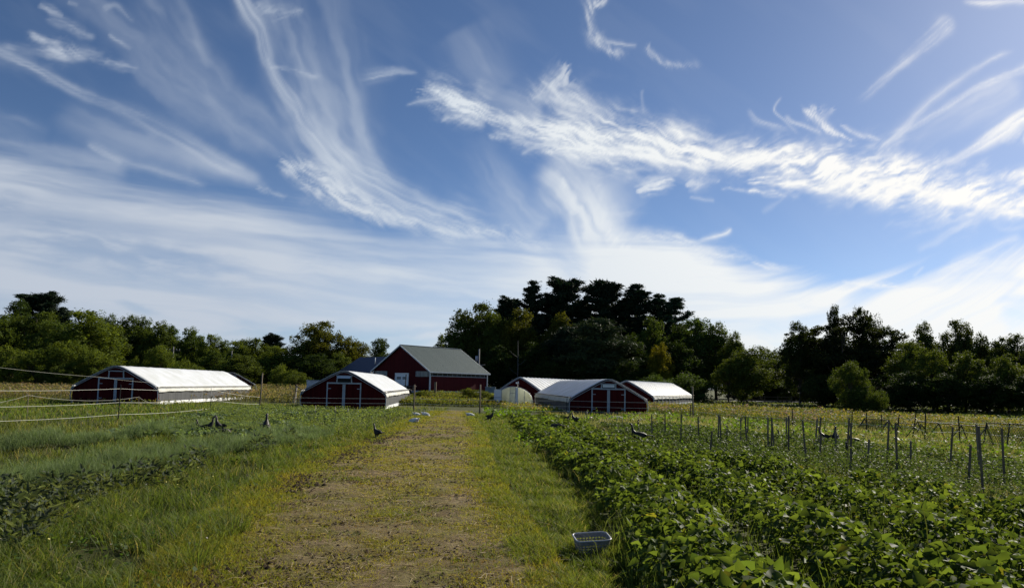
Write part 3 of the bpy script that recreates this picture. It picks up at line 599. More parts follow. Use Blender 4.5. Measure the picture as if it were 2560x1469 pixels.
def shell(poly, ys, i0, i1, th=.02, sag=0.0, seed=0):
    """Sheet over the arch between profile points i0..i1, slightly slack between the hoops."""
    r = np.random.RandomState(seed); mb = MB(); v = []; P = np.array(poly[i0:i1+1]); cen = np.array([0, .8])
    Q = []
    for k in range(len(P)-1):
        for t in (0, .5): Q.append(P[k]*(1-t)+P[k+1]*t)
    Q.append(P[-1]); Q = np.array(Q); m = len(Q); ny = len(ys)
    for o in (0, -th):
        for j, y in enumerate(ys):
            for k, q in enumerate(Q):
                d = (q-cen)/np.linalg.norm(q-cen); dz = sag*(.5-.5*math.cos(2*math.pi*j/2))+.012*math.sin(k*1.7+j*2.1+seed)
                p = q+d*(o-dz); v.append((p[0], y, p[1]))
    f = []
    for j in range(ny-1):
        for k in range(m-1):
            a = j*m+k; f.append((a, a+1, a+m+1, a+m)); b = a+ny*m; f.append((b, b+m, b+m+1, b+1))
    for j in range(ny-1):
        for k in (0, m-1):
            a = j*m+k; f.append((a, a+m, a+m+ny*m, a+ny*m))
    for j in (0, ny-1):
        for k in range(m-1):
            a = j*m+k; f.append((a, a+1, a+1+ny*m, a+ny*m))
    mb.add(v, f, True); return mb
def flap(x0, z0, x1, z1, ys, seed=0, wav=.05, th=.012):
    """Hanging sheet between two long edges, gently rippled."""
    r = np.random.RandomState(seed); mb = MB(); v = []; ny = len(ys); ks = np.linspace(0, 1, 6)
    ph = r.rand()*6
    for o in (0, th):
        for y in ys:
            low = wav*(math.sin(y*.55+ph)+.5*math.sin(y*1.7+ph*2)+.3*math.sin(y*4.1))*.5
            for k in ks:
                out = (x1-x0)*k+math.sin(y*3.1+ph+k)*.03*k+math.sin(y*7.3)*.012*k
                v.append((x0+out-o*np.sign(x0), y, z0+(z1-z0)*k+low*k))
    m = 6; f = []
    for L in (0, ny*m):
        for j in range(ny-1):
            for k in range(m-1): a = L+j*m+k; f.append((a, a+1, a+m+1, a+m))
    for j in range(ny-1):
        for k in (0, m-1): a = j*m+k; f.append((a, a+m, a+m+ny*m, a+ny*m))
    mb.add(v, f, True); return mb
def hoop_barn(x, y, az, label, ln=24.0, W=1.0, zs=1.0, cover=None, vent='closed', z=0.0, far=False, doors=True, ribs=False, side='R', wall=None, valance=(-.02, .30)):
    """Origin: middle of the front base; the barn runs away along +Y of its own frame."""
    root = empty('hoop_barn', (x, y, z), -math.radians(az), label, 'barn', 'red hoop barns with white plastic roofs')
    FOOT.append((x, y, math.radians(az), 6.4*W, ln))
    wall = wall or RED; cover = cover or COVER
    CUR[0] = PROF2 if ribs else PROF
    A = arch(0, zs, W); w_ = 3.2*W
    mb = MB(); mb.prism(A, .0, .10); mb.build('end_wall', wall, root)
    mb = MB(); mb.prism(A, ln-.10, ln); mb.build('end_wall', wall, root)
    O = arch(.07, zs, W)
    ys = np.arange(-.16, ln+.17, ln/40)
    mb = shell(O, ys, 3, len(O)-4, .02, .02 if ribs else .012, 3); mb.build('roof_cover', cover, root, fix=True)
    # end band: paired battens that hold the film to the gable
    for o_, y0, nm in ((.045, -.19, 'gable_trim'), (.045, ln+.17, 'gable_trim')):
        mb = MB(); Q = arch(o_, zs, W)
        mb.tube([(a, y0, b) for a, b in Q], .032, 6); Q2 = arch(-.07, zs, W); mb.tube([(a, y0+.02*(1 if y0 > 1 else -1)*-1, b) for a, b in Q2[2:-2]], .025, 6)
        mb.build(nm, GREYW, root)
    if ribs:
        n = 20; Q = arch(.105, zs, W)
        for k in range(n+1): MB().tube([(a, ln*k/n, b) for a, b in Q[3:-3]], .022, 5, False).build('rib_shadow_tube', TRIM, root)  # raised tubes stand in for the shadow lines along the hoops
    for s in (1, -1):
        # hanging valance and shade cloth on both flanks
        ys2 = np.arange(-.1, ln+.11, .3)
        ze = ((1.18 if ribs else 1.36)*zs+.02)
        flap(s*(3.05*W+.10), ze, s*(3.24*W+.06), ze-valance[1]*1.3, ys2, 5+s, .05).build('valance', VALANCE, root)
        flap(s*(3.19*W), ze-.2, s*(3.15*W), .12, np.arange(0, ln, .3), 8+s, .02, .02).build('side_curtain', CURTAIN, root)
        mb = MB(); mb.tube([(s*(3.24*W+.07), 0, ze), (s*(3.24*W+.07), ln, ze)], .03, 6); mb.build('roll_bar', DARKM, root)
        mb = MB(); mb.box((s*(3.13*W), ln/2, .13), (.10, ln, .26)); mb.build('base_board', WHITE, root)
        if ribs:
            for k in range(13): MB().box((s*(3.24*W), .05+k*(ln-.1)/12, .50*zs), (.06, .06, .95*zs)).build('side_post', GREYW, root)
    if doors:
        dw, dh, t = 2.42, 1.92, .09
        mb = MB(); mb.box((-dw/2-t/2, -.05, dh/2), (t, .08, dh)); mb.box((dw/2+t/2, -.05, dh/2), (t, .08, dh)); mb.box((0, -.052, dh+t/2), (dw+2*t, .084, t+.02))
        mb.build('door_frame', GREYW, root)
        for s in (-1, 1):
            mb = MB(); mb.box((s*dw/4, -.03, dh/2+.02), (dw/2-.04, .05, dh-.08)); d = mb.build('door', wall, root)
            mb = MB(); mb.box((s*.055, -.075, dh/2), (.10, .03, dh-.06)); mb.build('door_edge_trim', GREYW, d)
            for zz in (.45, 1.55): MB().box((s*(dw/2-.12), -.068, zz), (.22, .02, .05)).build('hinge', GREYW, d)
        vw = 1.02; z0 = 2.02; z1 = 2.5*zs
        mb = MB(); mb.box((0, -.01, (z0+z1)/2), (vw, .06, z1-z0)); mb.build('vent_opening', wall if vent == 'closed' else BLACK, root)
        mb = MB(); mb.box((-vw/2-.03, -.04, (z0+z1)/2), (.075, .07, z1-z0+.05), ry=.07); mb.box((vw/2+.03, -.04, (z0+z1)/2), (.075, .07, z1-z0+.05), ry=-.07); mb.box((0, -.042, z1+.02), (vw+.2, .074, .075))
        mb.build('vent_frame', GREYW, root)
        if vent == 'flap':
            fl = MB(); fl.add([(-vw/2, -.08, z1), (vw/2, -.08, z1), (vw/2-.02, -.42, z1-.17), (-vw/2-.02, -.42, z1-.17)], [(0, 1, 2, 3)])
            fl.add([(-vw/2, -.08, z1+.015), (vw/2, -.08, z1+.015), (vw/2-.02, -.42, z1-.155), (-vw/2-.02, -.42, z1-.155)], [(0, 3, 2, 1)])
            fl.build('vent_flap', WHITE, root)
            for q in range(7): a = -vw/2+.07+q*.145; MB().bar((a, -.10, z1-.03), (a+.07, -.40, z1-.19), .022).build('vent_slat', DARKM, root)
        if vent == 'open':
            mb = MB(); mb.box((0, -.075, z1-.13), (vw-.12, .012, .2)); mb.build('vent_pane', WHITE, root)
    return root
def P2(px, py, z=0): x, y = G(px, py, z); return x, y
AZ = -4.1
hoop_barn(-30.3, 54.2, AZ, 'leftmost red hoop barn, its long white roof facing us, behind the rope fence', vent='closed')
hoop_barn(-12.75, 54.0, AZ, 'red hoop barn left of the dirt path with a slatted vent flap over its door', vent='flap')
hoop_barn(7.38, 53.4, AZ, 'red hoop barn right of the dirt path showing a silvery blue left roof slope', W=.93, zs=.925, vent='open', cover=COVERB)
hoop_barn(1.05, 81.0, 23.5, 'dark gabled hoop barn with ribbed white roof behind the small greenhouse', ln=24.5, W=.98, zs=1.03, vent='closed', doors=False, ribs=True, wall=RED)
hoop_barn(13.7, 83.6, 25.5, 'rightmost hoop barn, ribbed white roof, farthest along the flower meadow', ln=23, W=1.03, zs=.99, ribs=True, doors=False)
hoop_barn(-39.2, 99.0, -27, 'hoop barn whose red gable peeks out behind the leftmost barn', ln=26, W=1.02, zs=1.03, vent='open')
# ================================================================= small greenhouse
def greenhouse():
    x0, y0 = P2(1284, 1014); az = math.radians(-1.5); R = 2.02; H_ = 1.95; ln = 7.0
    root = empty('greenhouse', (x0, y0, 0), -az, 'small rounded greenhouse of clear plastic with its white door standing open', 'greenhouse'); FOOT.append((x0, y0, az, 3.6, ln))
    CLEAR = film('cloudy clear plastic', (.92, .93, .86), .85, .35, .5, .3, (2, 2, .5), 1.5)
    def ar(r, n=18, h=H_): return [(r*math.cos(math.pi*k/n), h/R*r*math.sin(math.pi*k/n)**.9 if 0 < k < n else 0) for k in range(n+1)]
    Q = ar(R-.03)
    mb = MB(); poly = [(a, b) for a, b in Q]
    # end wall panels either side of the doorway
    def panel(xa, xb):
        top = [(a, b) for a, b in ar(R-.04, 60) if min(xa, xb) <= a <= max(xa, xb)]
        def zt(x): return H_/R*(R-.04)*math.sin(math.acos(max(-1, min(1, x/(R-.04)))))**.9
        pts = [(xa, 0), (xb, 0), (xb, zt(xb))]+[p for p in sorted(top, key=lambda p: -p[0])]+[(xa, zt(xa))]
        m_ = MB(); m_.prism(pts, 0, .02); return m_
    panel(-R+.06, -1.30).build('end_panel', CLEAR, root); panel(-1.26, -.42).build('end_panel', CLEAR, root); panel(.18, 1.05).build('end_panel', CLEAR, root); panel(1.09, R-.06).build('end_panel', CLEAR, root)
    panel(-.38, .14).build('doorway_sheet', film('dim plastic', (.78, .82, .82), .8, .4, .4, .2), root)
    v = []; f = []
    ys = np.linspace(.0, ln, 9); n = len(Q)
    for o in (0, .015):
        for y in ys: v += [(a*(1-o), y, b*(1-o)) for a, b in Q]
    L = len(ys)*n
    for j in range(len(ys)-1):
        for k in range(n-1): a = j*n+k; f += [(a, a+1, a+n+1, a+n), (a+L, a+n+L, a+n+1+L, a+1+L)]
    mb = MB(); mb.add(v, f, True); mb.build('skin', CLEAR, root, fix=False)
    for y in np.linspace(-.03, ln, 8):
        mb = MB(); mb.tube([(a, y, b) for a, b in ar(R)], .03, 6); mb.build('hoop', GALV, root)
    mb = MB()
    for x, zt in ((-1.28, 1.35), (-.40, 1.84), (.16, 1.88), (1.07, 1.55)): mb.box((x, -.03, zt/2), (.045, .05, zt))
    mb.box((-.12, -.035, 1.3), (.5, .03, .05)); mb.build('stud', GREYW, root)
    mb = MB(); mb.box((.30, -.06, .93), (.22, .05, 1.86)); mb.build('post_board', WHITE, root)
    d = MB(); d.box((-1.62, -.30, .83), (.78, .04, 1.62), rz=.12); dd = d.build('door', WHITE, root)
    m_ = MB(); m_.box((-1.62, -.33, .83), (.80, .03, .05), rz=.12); m_.box((-1.62, -.33, 1.63), (.80, .03, .06), rz=.12); m_.box((-1.25, -.29, .83), (.05, .06, 1.62)); m_.build('door_rail', GALV, dd)
greenhouse()
def box_post():  # post carrying a small box, no lamp in it
    x, y = P2(1293, 1011); r = empty('yard_post', (x, y-.25, 0), 0, 'thin post with a small white box on top in front of the greenhouse', 'post')
    MB().tube([(0, 0, 0), (0, 0, 2.25)], .035, 6).build('pole', DARKM, r)
    m = MB(); m.box((-.12, 0, 2.36), (.18, .16, .16)); m.box((.05, 0, 2.40), (.10, .14, .24)); m.build('box', WHITE, r)
    MB().box((0, 0, 2.26), (.36, .05, .04)).build('bracket', GALV, r)
box_post()
# ================================================================= big red barn with its wing
def big_barn():
    zb = .78; az = math.radians(39); root = empty('barn', (-11.36, 99.0, zb), -az, 'large red barn with grey green metal roof and white double door', 'barn')
    # local frame: +Y away along the ridge, -X to the left along the gable; origin = near right corner
    W = 12.1; L = 12.1; He = 3.1; Hr = 6.75; FOOT.append((-11.36-W/2*math.cos(az), 99.0+W/2*math.sin(az), az, W, L))
    NAVY = boards('navy metal roof', (.012, .018, .045), (.016, .024, .058), .4, 'X', .45, .8, .5, .4, .06)
    ROOF = boards('grey green metal roof', (.045, .066, .068), (.060, .082, .082), .30, 'Y', .6, .72, 1.0, .12, .10)
    LOUV = boards('pale slatted screen', (.10, .10, .085), (.34, .33, .27), .16, 'X', .6, .25, 1, .3, .3)
    LOUVS = boards('dark slatted opening', (.03, .03, .03), (.09, .085, .075), .7, 'Y', .6, .6, 1, .3, .1)
    m = MB(); m.prism([(-W, .25), (0, .25), (0, He), (-W/2, Hr-.12), (-W, He)], 0, .15); m.build('gable_wall', REDG, root)
    m = MB(); m.prism([(-W, .25), (0, .25), (0, He), (-W/2, Hr-.12), (-W, He)], L-.15, L); m.build('gable_wall', REDG, root)
    m = MB(); m.box((-.075, L/2, .25+1.05), (.15, L-.32, 2.1)); m.build('side_wall', REDW, root)
    m = MB(); m.box((-W+.075, L/2, .25+1.4), (.15, L-.32, 2.8)); m.build('side_wall', REDW, root)
    m = MB(); m.box((-.16, L/2, 2.75), (.1, L-.32, .75)); m.build('eave_opening', LOUVS, root)
    for k in range(12): MB().box((-.06, .5+k*(L-1)/11, 2.72), (.05, .05, .72)).build('eave_stud', GALV, root)
    m = MB(); m.box((-.02, L/2, 2.36), (.06, L, .07)); m.build('wall_top_trim', TRIM, root)
    m = MB(); m.box((-W/2, -.02, .12), (W+.1, .2, .26)); m.box((.03, L/2, .12), (.14, L, .26)); m.box((-W, L/2, .12), (.14, L, .26)); m.build('foundation', WHITE, root)
    for x in (-.02, -W+.02):
        for y in (-.04, L+.04):
            m = MB(); m.box((x+(.05 if x > -1 else -.05), y, He/2+.1), (.2, .14, He-.1)); m.build('corner_trim', TRIM, root)
    # roof: two thick slopes
    sl_ = (Hr-He)/(W/2); ov = .35
    for s, nm in ((1, 'roof_slope'), (-1, 'roof_slope')):
        xe = (0 if s > 0 else -W)+s*ov; ze = He-sl_*ov
        a = (xe, ze); b = (-W/2, Hr)
        m = MB(); m.add([(a[0], -.35, a[1]+.09), (b[0], -.35, b[1]+.09), (b[0], L+.35, b[1]+.09), (a[0], L+.35, a[1]+.09), (a[0], -.35, a[1]), (b[0], -.35, b[1]), (b[0], L+.35, b[1]), (a[0], L+.35, a[1])],
                        [(0, 1, 2, 3), (4, 7, 6, 5), (0, 4, 5, 1), (3, 2, 6, 7), (0, 3, 7, 4)])
        m.build(nm, ROOF, root)
        m = MB(); m.bar((a[0], -.38, a[1]-.0), (b[0], -.38, b[1]-.0), .05, .17); m.bar((a[0], L+.38, a[1]), (b[0], L+.38, b[1]), .05, .17); m.build('rake_trim', TRIM, root)
        m = MB(); m.box((a[0]+s*.03, L/2, a[1]+.0), (.05, L+.8, .18)); m.build('fascia', TRIM, root)
    m = MB(); m.bar((-W/2, -.36, Hr+.11), (-W/2, L+.36, Hr+.11), .3, .05); m.build('ridge_cap', TRIM, root)
    # slatted screens in the gable
    for xc in (-1.55, -W+1.75):
        m = MB(); m.box((xc, -.03, 2.62), (2.7, .05, .78)); m.build('slatted_screen', LOUV, root)
        for k in range(10): MB().box((xc-1.25+k*.27, -.07, 2.62), (.05, .03, .76)).build('slat', TRIM, root)
    # double door
    dx = -W/2+.25; m = MB(); m.box((dx-1.36, -.05, 1.45), (.13, .1, 2.5)); m.box((dx+1.36, -.05, 1.45), (.13, .1, 2.5)); m.box((dx, -.052, 2.66), (2.9, .11, .14)); m.build('door_frame', WHITE, root)
    for s in (-1, 1):
        m = MB(); m.box((dx+s*.645, -.03, 1.42), (1.27, .06, 2.32)); d = m.build('door', WHITE, root)
        m = MB(); m.box((dx+s*.62, -.068, 2.0), (.82, .016, .36)); g = m.build('door_window', BLACK, d)
        m = MB()
        for k in (-1, 0, 1): m.box((dx+s*.62+k*.2, -.08, 2.0), (.03, .012, .34))
        m.box((dx+s*.62, -.082, 2.0), (.82, .012, .03)); m.build('muntin', TRIM, d)
    # left wing, navy roof parallel to the gable
    y1 = 2.6; xw0 = -W-.05; xw1 = -W-13.0
    hw = 5.2; ze = 2.62; zr = 5.55
    m = MB(); m.box(((xw0+xw1)/2, y1+.6, 1.2), (abs(xw1-xw0), .15, 2.4)); m.build('wing_wall', REDG, root)
    m = MB(); m.add([(xw0, y1+.55, .1), (xw0, y1+2*hw-.4, .1), (xw0, y1+2*hw-.4, 2.4), (xw0, y1+hw, 5.3), (xw0, y1+.55, 2.4)], [(0, 1, 2, 3, 4)])
    m.add([(xw1, y1+.55, .1), (xw1, y1+2*hw-.4, .1), (xw1, y1+2*hw-.4, 2.4), (xw1, y1+hw, 5.3), (xw1, y1+.55, 2.4)], [(4, 3, 2, 1, 0)]); m.build('wing_end_wall', REDW, root)
    for s in (0, 1):
        ya = y1 if s == 0 else y1+2*hw; yb = y1+hw
        m = MB(); m.add([(xw0+1.2, ya, ze), (xw1, ya, ze), (xw1, yb, zr), (xw0+1.2, yb, zr), (xw0+1.2, ya, ze-.1), (xw1, ya, ze-.1), (xw1, yb, zr-.1), (xw0+1.2, yb, zr-.1)],
                        [(0, 1, 2, 3), (4, 7, 6, 5), (0, 4, 5, 1), (1, 5, 6, 2), (0, 3, 7, 4), (3, 2, 6, 7)]); m.build('wing_roof', NAVY, root)
    m = MB(); m.box(((xw0+xw1)/2+.6, y1-.03, ze-.06), (abs(xw1-xw0)+1.2, .06, .16)); m.build('wing_fascia', TRIM, root)
    m = MB(); m.tube([(xw0-6.3, y1+2.9, 4.2), (xw0-6.3, y1+2.9, 5.3)], .07, 8); m.build('vent_pipe', TRIM, root)
    m = MB(); m.box((xw0-.9, y1-.6, 1.2), (.12, .12, 2.5)); m.box((xw0-.5, -.2, 1.45), (.12, .12, 2.7)); m.bar((xw0-.5, -.2, 2.78), (xw0-.9, y1-.6, 2.5), .1); m.build('porch_post', TRIM, root)
    return root
big_barn()
# ================================================================= fences
def rope_pts(pts, sag=.04, n=6):
    out = []
    for a, b in zip(pts[:-1], pts[1:]):
        for k in range(n):
            t = k/n; out.append((a[0]*(1-t)+b[0]*t, a[1]*(1-t)+b[1]*t, a[2]*(1-t)+b[2]*t-sag*4*t*(1-t)))
    out.append(tuple(pts[-1])); return out
def post_top(px, pb, pt, zb=0.0):
    x, y = G(px, pb, zb); return x, y, float(AT(px, pt, y)[2])
def fence(name, label, posts, strands, group=None, cat='fence', rope_r=.007, sag=.05, extra=None, rmat=None):
    """posts: (x, y, height, kind, lean) ; strands: fractions or lists of heights."""
    root = empty(name, (posts[0][0], posts[0][1], 0), 0, label, cat, group); ox, oy = posts[0][:2]
    for x, y, h, kind, lean in posts:
        if kind is None: continue
        z = float(hgt(x, y)); m = MB(); a = (x-ox, y-oy, z-.2); b = (x-ox+lean*h, y-oy, z+h)
        if kind == 'wood': m.tube([a, ((a[0]+b[0])/2+.01, a[1], (a[2]+b[2])/2), b], [.06, .055, .052], 8); m.build('post', WOOD, root)
        elif kind == 'steel':
            m.bar(a, b, .05, .012); m.bar(a, b, .012, .05)
            for q in range(int(h/.15)): t = q*.15/h; m.box((a[0]*(1-t)+b[0]*t, a[1]-.01, z+q*.15), (.03, .03, .018))
            p_ = m.build('post', DARKM, root)
        else: m.tube([a, b], .014, 6); m.build('post', BLACKP if kind == 'rod' else WOOD, root)
    for s in strands:
        pts = [(x-ox+lean*s[min(i, len(s)-1)], y-oy-.03, float(hgt(x, y))+s[min(i, len(s)-1)]) for i, (x, y, h, kind, lean) in enumerate(posts)]
        m = MB(); m.tube(rope_pts(pts, sag), rope_r, 5, False); m.build('rope', rmat or ROPE, root)
    return root
pt = post_top
a = G(-160, 1075); 
x1, y1, h1 = pt(295, 1050, 961); x2, y2, h2 = pt(525, 1031, 969); x3, y3, h3 = pt(648, 1022, 932)
fence('rope_fence', 'white rope fence with a black post crossing the left pasture to a tall wooden pole', [
    (a[0], a[1], 1.6, 'steel', 0), (x1, y1, h1, 'steel', .02), (x2, y2, h2, 'rod', 0), (x3, y3, h3, 'wood', .045)],
    [(1.5, 1.52, 1.42, .85), (.86, .86, .80, .35), (.30, .28, .25, .12)], rope_r=.0065, sag=.07)
x1, y1, h1 = pt(66, 1060, 983); x2, y2, h2 = pt(347, 1036, 990); x3, y3, h3 = pt(410, 1022, 996)
a = G(-150, 1075)
fence('rope_fence', 'lower white rope fence on thin wooden stakes crossing in front of the leftmost barn', [
    (a[0], a[1], 1.1, 'rod', 0), (x1, y1, h1, 'stick', 0), (x2, y2, h2, 'stick', -.06), (x3, y3, h3-.1, 'rod', 0)], [(1.05, h1-.06, h2-.05, h3-.25)], rope_r=.006, sag=.22, rmat=ROPE2)
# long guy wire high on the left
q0 = AT(-40, 913, 30); q1 = AT(250, 942, 38); q2 = AT(390, 956, 46)
m = MB(); m.tube(rope_pts([tuple(q0), tuple(q1), tuple(q2)], .05), .005, 5); tag(m.build('wire', ROPE2), 'thin pale wire slanting down from the upper left in front of the leftmost barn', 'wire')
g1 = pt(1034, 1031, 960); g2 = pt(1199, 1035, 961); g3 = pt(1415, 1036, 995); g4 = pt(1733, 1046, 965); w0 = G(648, 1022)
g0 = G(742, 1026)
fence('wire_fence', 'wire fence on weathered wooden posts crossing behind the end of the dirt path', [
    (g0[0], g0[1]-1.2, 1.0, None, 0), (g1[0], g1[1], g1[2], 'wood', 0), (g2[0], g2[1], g2[2], 'wood', 0), (g3[0], g3[1], g3[2], 'steel', .05), (g4[0], g4[1], g4[2], 'wood', -.03), ],
    [(.95, 1.0, 1.0, 1.02, 1.1), (.62, .66, .62, .6, .7), (.22, .25, .24, .25, .3)], rope_r=.007, sag=.02)
R_ = []
for px, pb, pt_, k, ln in [(1725, 1046, 1010, 'steel', .04), (1983, 1070, 1019, 'steel', -.05), (2128, 1084, 1028, 'steel', .06), (2165, 1086, 1031, 'steel', .04), (2202, 1090, 1036, 'steel', .05), (2241, 1092, 1036, 'steel', .14), (2281, 1096, 1033, 'steel', .16), (2311, 1110, 1034, 'steel', .06), (2401, 1112, 1040, 'steel', -.05), (2640, 1128, 1046, 'steel', 0)]:
    x, y, h = pt(px, pb, pt_); R_.append((x, y, h, k, ln))
fence('rope_fence', 'rope fence on leaning dark steel posts along the edge of the yellow flower meadow', R_,
      [(.95, .95, .95, .95, .95, .95, .95, .95, .95, .9), (.55, .55, .55, .55, .55, .55, .55, .55, .55, .5), (.2, .22, .2, .2, .2, .2, .2, .2, .2, .2)], rope_r=.006, sag=.06)
for px, pb, pt_, lb in [(466, 1034, 0, None)]: pass
def stick(px, pb, pt_, label, group=None, r=.014, mat=None, lean=0.0, name='stake', z=0.0):
    x, y = G(px, pb, z); h = float(AT(px, pt_, y)[2]); zb = float(hgt(x, y))
    m = MB(); m.tube([(0, 0, -.1), (lean*h*.5, 0, h*.5), (lean*h, 0, h)], [r, r, r*.9], 6); o = m.build(name, mat or WOODG); o.location = (x, y, zb); return tag(o, label, 'stake', group)
stick(597, 1020, 993, 'thin black rod left of a twin rod beside the leftmost barn curtain', None, .012, BLACKP)
stick(601, 1021, 994, 'thin black rod right of its twin beside the leftmost barn curtain', None, .012, BLACKP)
for px, pb, pt_, lb in [(787, 1062, 1013, 'dark plant stake in the weeds under the left door of the path side barn'), (837, 1052, 1015, 'dark plant stake in the weeds below the middle door post'), (869, 1050, 1020, 'dark plant stake in the weeds below the right door leaf'),
                        (1467, 1066, 1028, 'thin dark stake in the vines left of the silvery barn door'), (1555, 1085, 1040, 'thin dark stake in the vines below the silvery barn')]:
    stick(px, pb, pt_, lb, None, .016, BLACKP)
# tomato stakes: (px, top, visible foot)
ST = [(1869, 1041, 1118), (1920, 1044, 1118), (1928, 1045, 1116), (1939, 1044, 1124), (1967, 1043, 1108), (1971, 1039, 1124), (2019, 1052, 1155), (2036, 1046, 1118), (2042, 1043, 1114), (2047, 1084, 1138), (2092, 1076, 1131), (2114, 1045, 1148), (2127, 1057, 1165), (2167, 1098, 1161), (2215, 1054, 1155), (2244, 1057, 1178), (2276, 1102, 1158), (2372, 1067, 1161), (2418, 1112, 1198), (2450, 1061, 1168), (2459, 1066, 1215), (2512, 1071, 1192),
      (1631, 1035, 1084), (1663, 1033, 1087), (1702, 1034, 1098), (1747, 1040, 1098), (1725, 1060, 1084), (1795, 1036, 1098), (1803, 1040, 1104), (1771, 1077, 1141), (1818, 1062, 1098), (1850, 1043, 1104), (1868, 1042, 1087)]
ST.sort()
LEAN = {1771: .10, 1850: .03, 1869: -.06, 1939: -.10, 2019: -.09, 2042: .12, 2036: .08, 2047: .08, 2114: .08, 2167: .07, 2215: .07, 2372: .10, 2418: .09, 2450: -.05, 2459: -.05, 2244: -.02, 2512: -.03}
SHORT = {2047, 2092, 2167, 2276, 2418, 1725, 1818, 1771}
STAKES = []
for i, (px, t_, b_) in enumerate(ST):
    x, y = G(px, b_, .28); h = float(AT(px, t_, y)[2]); STAKES.append((x, y))
    near = y < 17; wd = .042 if y < 20 else .046
    m = MB(); ln = LEAN.get(px, ((i*37) % 7-3)*.012)
    m.bar((0, 0, -.15), (ln*h, 0, h), wd, wd*.8); m.box((ln*h, 0, h+.004), (wd*.9, wd*.7, .012))
    o = m.build('plant_stake', WOODG if i % 3 else WOOD, bevel=.004); o.location = (x, y, float(hgt(x, y)))
    order = ['first', 'second', 'third', 'fourth', 'fifth', 'sixth', 'seventh', 'eighth', 'ninth', 'tenth', 'eleventh', 'twelfth', 'thirteenth', 'fourteenth', 'fifteenth', 'sixteenth', 'seventeenth', 'eighteenth', 'nineteenth', 'twentieth', 'twenty first', 'twenty second', 'twenty third', 'twenty fourth', 'twenty fifth', 'twenty sixth', 'twenty seventh', 'twenty eighth', 'twenty ninth', 'thirtieth', 'thirty first', 'thirty second', 'thirty third'][i]
    if px == 2459: lb = 'thickest and nearest grey wooden stake, standing tall near the right edge'
    elif px == 2512: lb = 'grey wooden stake farthest to the right of all the plant stakes'
    elif px == 1631: lb = 'thin wooden stake farthest to the left of all the plant stakes'
    elif px == 1771: lb = 'dark leaning stake standing alone in front of the left stakes, nearest to the beans'
    else: lb = ('short' if px in SHORT else 'tall')+' grey wooden stake in the dark vines, '+order+' from the left'+(', leaning right' if ln > .05 else ', leaning left' if ln < -.05 else '')
    tag(o, lb, 'stake', 'wooden stakes in the tomato rows')
# sprinkler risers with a curved black hose
def riser(px, pb, pt_, label, bend):
    x, y = G(px, pb, .1); h = float(AT(px, pt_, y)[2]); r = empty('sprinkler', (x, y, 0), 0, label, 'sprinkler', 'sprinklers on curved black hoses')
    MB().tube([(bend*.55, 0, 0), (bend*.30, 0, h*.25), (bend*.1, 0, h*.55), (0, 0, h)], .013, 6).build('hose', BLACKP, r)
    m = MB(); m.tube([(0, 0, h-.05), (0, 0, h+.06)], [.035, .022], 8); m.box((0, 0, h+.09), (.05, .05, .05)); m.build('nozzle', BLACKP, r)
riser(2117, 1180, 1115, 'sprinkler on a curved black hose among the stakes right of centre', .35)
riser(1595, 1100, 1056, 'sprinkler on a curved black hose behind the upright turkey', .45)
# ================================================================= tubular frames with netting near the meadow
NET = solid('dark wire mesh', (.06, .055, .045), .6, .2, 9, metal=.3)
def pen_frame(px0, pb0, px1, pb1, h, slant, label, net=False, legs=3):
    x0, y0 = G(px0, pb0); x1, y1 = G(px1, pb1); L = math.hypot(x1-x0, y1-y0); rz = math.atan2(y1-y0, x1-x0)
    r = empty('pen_frame', (x0, y0, 0), rz, label, 'frame', 'old tubular pen frames by the meadow')
    s = slant; m = MB(); m.bar((s, .5, h), (L+s, .5, h), .035); m.bar((0, 0, .03), (L, 0, .03), .03); m.build('rail', DARKM, r)
    for k in range(legs):
        t = L*k/(legs-1); m = MB(); m.bar((t, 0, 0), (t+s, .5, h), .035); m.build('upright', DARKM, r)
        m = MB(); m.bar((t+s*.9, .5, h*.98), (t+s*.3, .95, 0), .03); m.build('prop', DARKM, r)
    if net:
        m = MB(); n = 30
        for k in range(n):
            t = k/(n-1); m.bar((L*t, 0, .05), (min(L*t+s+h*.5, L+s), .5, h) if L*t+s+h*.5 < L+s else (L+s, .5, h), .009)
            m.bar((L*t, 0, .05), (max(L*t+s-h*.5, s), .5, h), .009)
        m.build('netting', NET, r)
pen_frame(2262, 1096, 2428, 1116, .82, .25, 'long dark tubular pen frame leaning in the middle of the right field edge', legs=4)
pen_frame(2138, 1078, 2198, 1084, .72, .12, 'faint tubular pen frame farthest left, half lost in the meadow', net=True, legs=2)
pen_frame(2222, 1086, 2282, 1092, .6, .05, 'low dark pen frame just left of the longest one', legs=2)
pen_frame(2458, 1118, 2640, 1128, .98, .14, 'netted tubular pen frame at the right edge of the field', net=True, legs=4)
